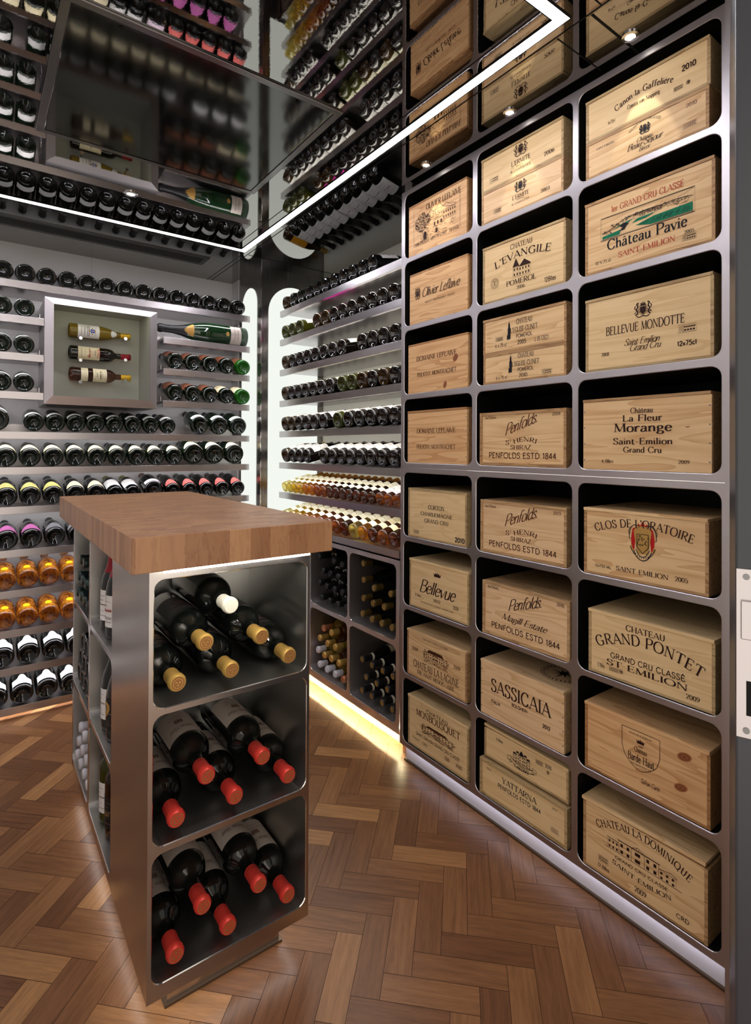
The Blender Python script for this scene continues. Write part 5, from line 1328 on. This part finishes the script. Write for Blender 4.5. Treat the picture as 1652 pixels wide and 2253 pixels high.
  ('SAINT-EMILION GRAND CRU', 's', 0.1428, 0.2015, 0.0775, 0.0045),
  ('Safran Garin', 'c', 0.1730, 0.2251, 0.0352, 0.0135),
 ],
 'c3r8': [
  ('CHATEAU LA DOMINIQUE', 's^14', 0.0474, 0.3075, 0.1302, 0.0198),
  ('#longhouse', 'x', 0.0743, 0.2814, 0.0860, 0.0448),
  ('GRAND CRU CLASSE', 'r', 0.1026, 0.2520, 0.0715, 0.0080),
  ('SAINT-ÉMILION', 's^-6', 0.0931, 0.2618, 0.0545, 0.0120),
  ('2009', 's', 0.1608, 0.1932, 0.0149, 0.0148),
  ('#stamp', 'x', 0.0499, 0.0810, 0.0361, 0.0165),
  ('12 Blles', 's', 0.0485, 0.0845, 0.0176, 0.0103),
  ('CRD', 'r', 0.2737, 0.3059, 0.0200, 0.0110),
 ],
}

# ------------------------------------------------------------------ crates
KS = .9873     # measured on a plane a little behind the real crate fronts
XF = 1.4836
ZCAM = 1.342
# key: Yl, Yr, top (measured), row, wood, style, lid, ink, label
CR = {
'c1r1': (1.816, 1.473, 2.379, 0, 2, 'plain', 0, INK, 'wine crate printed with village drawing, top of the left column'),
'c1r2': (1.808, 1.466, 2.084, 1, 2, 'plain', 0, INK, 'plain crate with small dark crest and slanted script, second from top in the left column'),
'c1r3': (1.816, 1.464, 1.785, 2, 2, 'nails', 0, INK_B, 'knotty orange crate with two lines of brown capitals, third from top in the left column'),
'c1r4': (1.818, 1.467, 1.493, 3, 2, 'nails', 1, INK_B, 'knot-free orange crate with two lines of brown capitals, fourth from top in the left column'),
'c1r5': (1.813, 1.468, 1.176, 4, 3, 'frame', 0, INK_K, 'cream crate with three centred lines of black capitals, fourth from bottom in the left column'),
'c1r6': (1.806, 1.458, .868, 5, 3, 'frame', 1, INK, 'crate with crown and large copperplate script, third from bottom in the left column'),
'c1r7': (1.816, 1.465, .567, 6, 1, 'frame', 1, INK_B, 'honey coloured crate with brown mansion print, second from bottom in the left column'),
'c1r8': (1.812, 1.457, .288, 7, 3, 'frame', 1, INK_B, 'pale crate with house and vineyard print, bottom of the left column'),
'c2r1t': (1.398, 1.049, 2.396, 0, 3, 'frame', 1, INK, 'slim crate with crest dated 2006, uppermost in the middle column'),
'c2r1b': (1.397, 1.049, 2.281, 0, 0, 'frame', 0, INK_K, 'slim crate with crest dated 2003, in the top opening of the middle column'),
'c2r2': (1.390, 1.040, 2.068, 1, 3, 'frame', 1, INK, 'crate with arched capitals above a small manor, second opening of the middle column'),
'c2r3t': (1.387, 1.037, 1.803, 2, 1, 'frame', 1, INK_K, 'slim crate with church tower dated 2005, upper of two in the middle column'),
'c2r3b': (1.386, 1.037, 1.683, 2, 1, 'frame', 0, INK_K, 'slim crate with church tower dated 2010, lower of two in the middle column'),
'c2r4': (1.403, 1.037, 1.483, 3, 1, 'edge', 0, INK_B, 'edge-framed crate with brown script dated 2009 in the middle column'),
'c2r5': (1.398, 1.035, 1.167, 4, 0, 'edge', 0, INK_B, 'edge-framed crate with brown script dated 2013 in the middle column'),
'c2r6': (1.387, 1.023, .875, 5, 0, 'edge', 0, INK, 'edge-framed crate with two lines of script dated 2010 in the middle column'),
'c2r7': (1.393, 1.042, .568, 6, 0, 'nails', 1, INK, 'crate with tall dark capitals dated 2012 and a compass rose on its lid'),
'c2r8t': (1.385, 1.033, .328, 7, 3, 'frame', 1, INK_K, 'slim crate with castle and ribbon print, stacked at the bottom of the middle column'),
'c2r8b': (1.398, 1.031, .226, 7, 3, 'edge', 0, INK_K, 'crate with spaced black capitals under the castle crate, bottom of the middle column'),
'c3r1t': (.970, .618, 2.393, 0, 3, 'frame', 1, INK, 'slim crate with arched rounded lettering dated 2010, uppermost in the right column'),
'c3r1b': (.970, .621, 2.274, 0, 1, 'frame', 0, INK_K, 'slim crate with small dark crest and script, top opening of the right column'),
'c3r2': (.972, .607, 2.080, 1, 1, 'frame', 1, INK_K, 'crate with green vineyard landscape and red capitals in the right column'),
'c3r3': (.970, .610, 1.786, 2, 3, 'frame', 1, INK, 'crate with brown two-lion crest dated 2008, third from top in the right column'),
'c3r4': (.977, .615, 1.484, 3, 1, 'nails', 1, INK, 'crate with five lines of brown lettering and screws at both ends in the right column'),
'c3r5': (.974, .622, 1.158, 4, 1, 'frame', 1, INK, 'crate with red and gold coat of arms in the right column'),
'c3r6': (.960, .608, .854, 5, 3, 'frame', 1, INK, 'crate with large arched brown capitals dated 2009, third from bottom in the right column'),
'c3r7': (.970, .618, .571, 6, 2, 'frame', 1, INK, 'knotty crate with outlined shield, second from bottom in the right column'),
'c3r8': (.975, .624, .280, 7, 1, 'frame', 1, INK, 'crate with long country house drawing and loose lid, bottom of the right column'),
}
ROWM = [2.166, 1.872, 1.577, 1.283, .969, .679, .381, .091]     # measured lower edges behind the prints
STACK = {'c2r1t': 2.280, 'c2r3t': 1.689, 'c2r8t': .225, 'c3r1t': 2.278}
D = .31
cz = lambda z: ZCAM+(z-ZCAM)*KS
tops = {}
for key in sorted(CR, key=lambda k: (k[:4], k[4:] == 't')):
    yl, yr, zt, row, wd, style, lid, ink, lab = CR[key]
    yl *= KS; yr *= KS; zt = cz(zt)
    if key in STACK: zb = tops[key[:4]+'b']+.0006; zm = cz(STACK[key])
    else: zb = ROWZ[row][0]+.0008; zm = cz(ROWM[row])
    dz = max(zm-zb, -.02) if key not in STACK else zm-zb
    xf = XF+(.010 if key == 'c2r8t' else .003 if key in ('c1r6', 'c1r8', 'c3r6') else 0)
    Wc = yl-yr; Hh = zt-zb; t = .0085
    root = tag(empty('wine_crate', (xf+D/2, (yl+yr)/2, zb)), lab, 'crate', 'wine crates in the right wall racks')
    f, e = WOODS[wd]; xa = -D/2; lt = .0085 if lid else 0.
    hb = Hh if lid else Hh-.009
    def part(name, mat_, *a, bevel=.0006):
        return MB().box(*a).build(name, mat_, root, bevel=bevel)
    fr = {'frame': .0012, 'edge': .004, 'nails': 0, 'plain': 0}[style]
    bt = .010 if style == 'edge' else .0085
    if style in ('frame', 'edge'):
        part('side_board', e, xa, D/2, Wc/2-bt, Wc/2, 0, hb); part('side_board', e, xa, D/2, -Wc/2, -Wc/2+bt, 0, hb)
        part('base_board', e, xa+.0004, D/2, -Wc/2+bt, Wc/2-bt, 0, .0105 if style == 'edge' else .007)
        tz = hb-(.0105 if style == 'edge' else 0)
        part('front_panel', f, xa+fr, xa+.010, -Wc/2+bt, Wc/2-bt, .0105 if style == 'edge' else .007, tz)
    else:
        part('side_board', e, xa+.009, D/2, Wc/2-bt, Wc/2, 0, hb); part('side_board', e, xa+.009, D/2, -Wc/2, -Wc/2+bt, 0, hb)
        part('base_board', f, xa+.009, D/2, -Wc/2+bt, Wc/2-bt, 0, .007)
        part('front_panel', f, xa, xa+.009, -Wc/2, Wc/2, 0, hb)
        if style == 'nails':
            for s in (-1, 1):
                for i in range(4):
                    mb = MB(); mb.lathe([(0, 0), (.0022, 0), (.0022, .0008), (0, .0008)], 10)
                    o = mb.build('nail', NAIL, root); o.location = (xa-.0007, s*(Wc/2-.0045), hb*(.14+.24*i)); o.rotation_euler = (0, math.pi/2, 0)
    if style == 'edge': part('lid', e, xa+.0004, D/2, -Wc/2+bt, Wc/2-bt, hb-.0105, hb+.0)
    elif lid:
        ld = part('lid', f if row > 3 else e, xa-.001, D/2, -Wc/2+.002, Wc/2+.001, hb+.0004, hb+.0089)
        if key == 'c3r8': ld.rotation_euler = (math.radians(-.9), 0, 0); ld.location.z = .004
        elif key == 'c2r8t': ld.rotation_euler = (math.radians(.9), 0, 0); ld.location.z = .0035
    else: part('lid', e, xa, D/2, -Wc/2, Wc/2, hb+.0002, hb+.009)
    tops[key] = zb+Hh+(.009 if lid else 0) if lid else zb+Hh
    # knots
    for (kk, u, v, ru, rv) in (('c1r3', .282, .118, .014, .014), ('c1r3', .225, .020, .010, .014), ('c3r7', .276, .072, .017, .011), ('c3r7', .285, .155, .018, .012), ('c3r4', .30, .118, .006, .0015)):
        if kk != key: continue
        mb = MB()
        for q, (s_, mi) in enumerate(((1., 0), (.72, 1), (.5, 0), (.28, 1))):
            mb.face([(xa+fr-.0003-.00015*q, Wc/2-(u+ru*s_*math.cos(math.tau*i/18)), v+rv*s_*math.sin(math.tau*i/18+.3)) for i in range(18)], mi)
        mb.build('wood_knot', [KNOT, KNOT2], root)
    # printing: every line and every emblem is a part of its own
    def press(name, qs, im, off):
        mb = MB()
        for n_, q in enumerate(qs): mb.face([(xa+fr-.0004-.0003*off-.000004*(n_ % 25), Wc/2-a, b) for a, b in q])
        mb.build(name, im, root)
    for txt, st, u0, u1, v, h in CRATE_PRINT[key]:
        u0 *= KS; u1 *= KS; v = v*KS+dz; h *= KS
        if txt.startswith('#'):
            kq = Ink(u0, v, u1-u0, h); MARKS[txt[1:]](kq)
            pal = {'oratoire': (INK_K, INK_RED, INK_GOLD), 'pavie': (INK_K, INK_G)}.get(txt[1:], (ink,))
            if key == 'c2r8b' or (key == 'c3r1b' and txt == '#stamp'): pal = (INK_GREY,)
            for i, im in enumerate(pal):
                qs = [q for q, j in kq.q if j == i]
                if qs: press('printed_emblem', qs, im, {0: 3, 1: 1, 2: 2}[i] if len(pal) == 3 else (2, 1)[i])
        else:
            im = INK_R if 'R' in st else INK_GREY if (key == 'c3r1b' and txt == '2010') else INK_K if (st == 'b' and key == 'c1r5') else ink
            press('printed_line', text_quads(txt, st.replace('R', ''), u0, u1, v, h), im, 2)
    if key == 'c2r7':    # compass rose burnt into the lid
        mb = MB(); cx, cy, R = -.03, -.085, .075; zz = hb+.0094
        pt = lambda a, r: (cx+r*math.cos(a), cy+r*math.sin(a), zz)
        for r0, r1 in ((R, R-.0018), (R*.74, R*.74-.0012)):
            for i in range(40): mb.face([pt(math.tau*i/40, r0), pt(math.tau*(i+1)/40, r0), pt(math.tau*(i+1)/40, r1), pt(math.tau*i/40, r1)])
        for i in range(8):
            a = math.tau*i/8; r0 = R*(.68 if i % 2 == 0 else .48); mb.face([pt(a, r0), pt(a+.4, R*.16), (cx, cy, zz), pt(a-.4, R*.16)])
        for i in range(30):
            a = math.tau*i/30; mb.face([pt(a, R*.93), pt(a+.08, R*.93), pt(a+.08, R*.80), pt(a, R*.80)])
        mb.build('compass_print', INK_K, root)
bpy.context.view_layer.update()
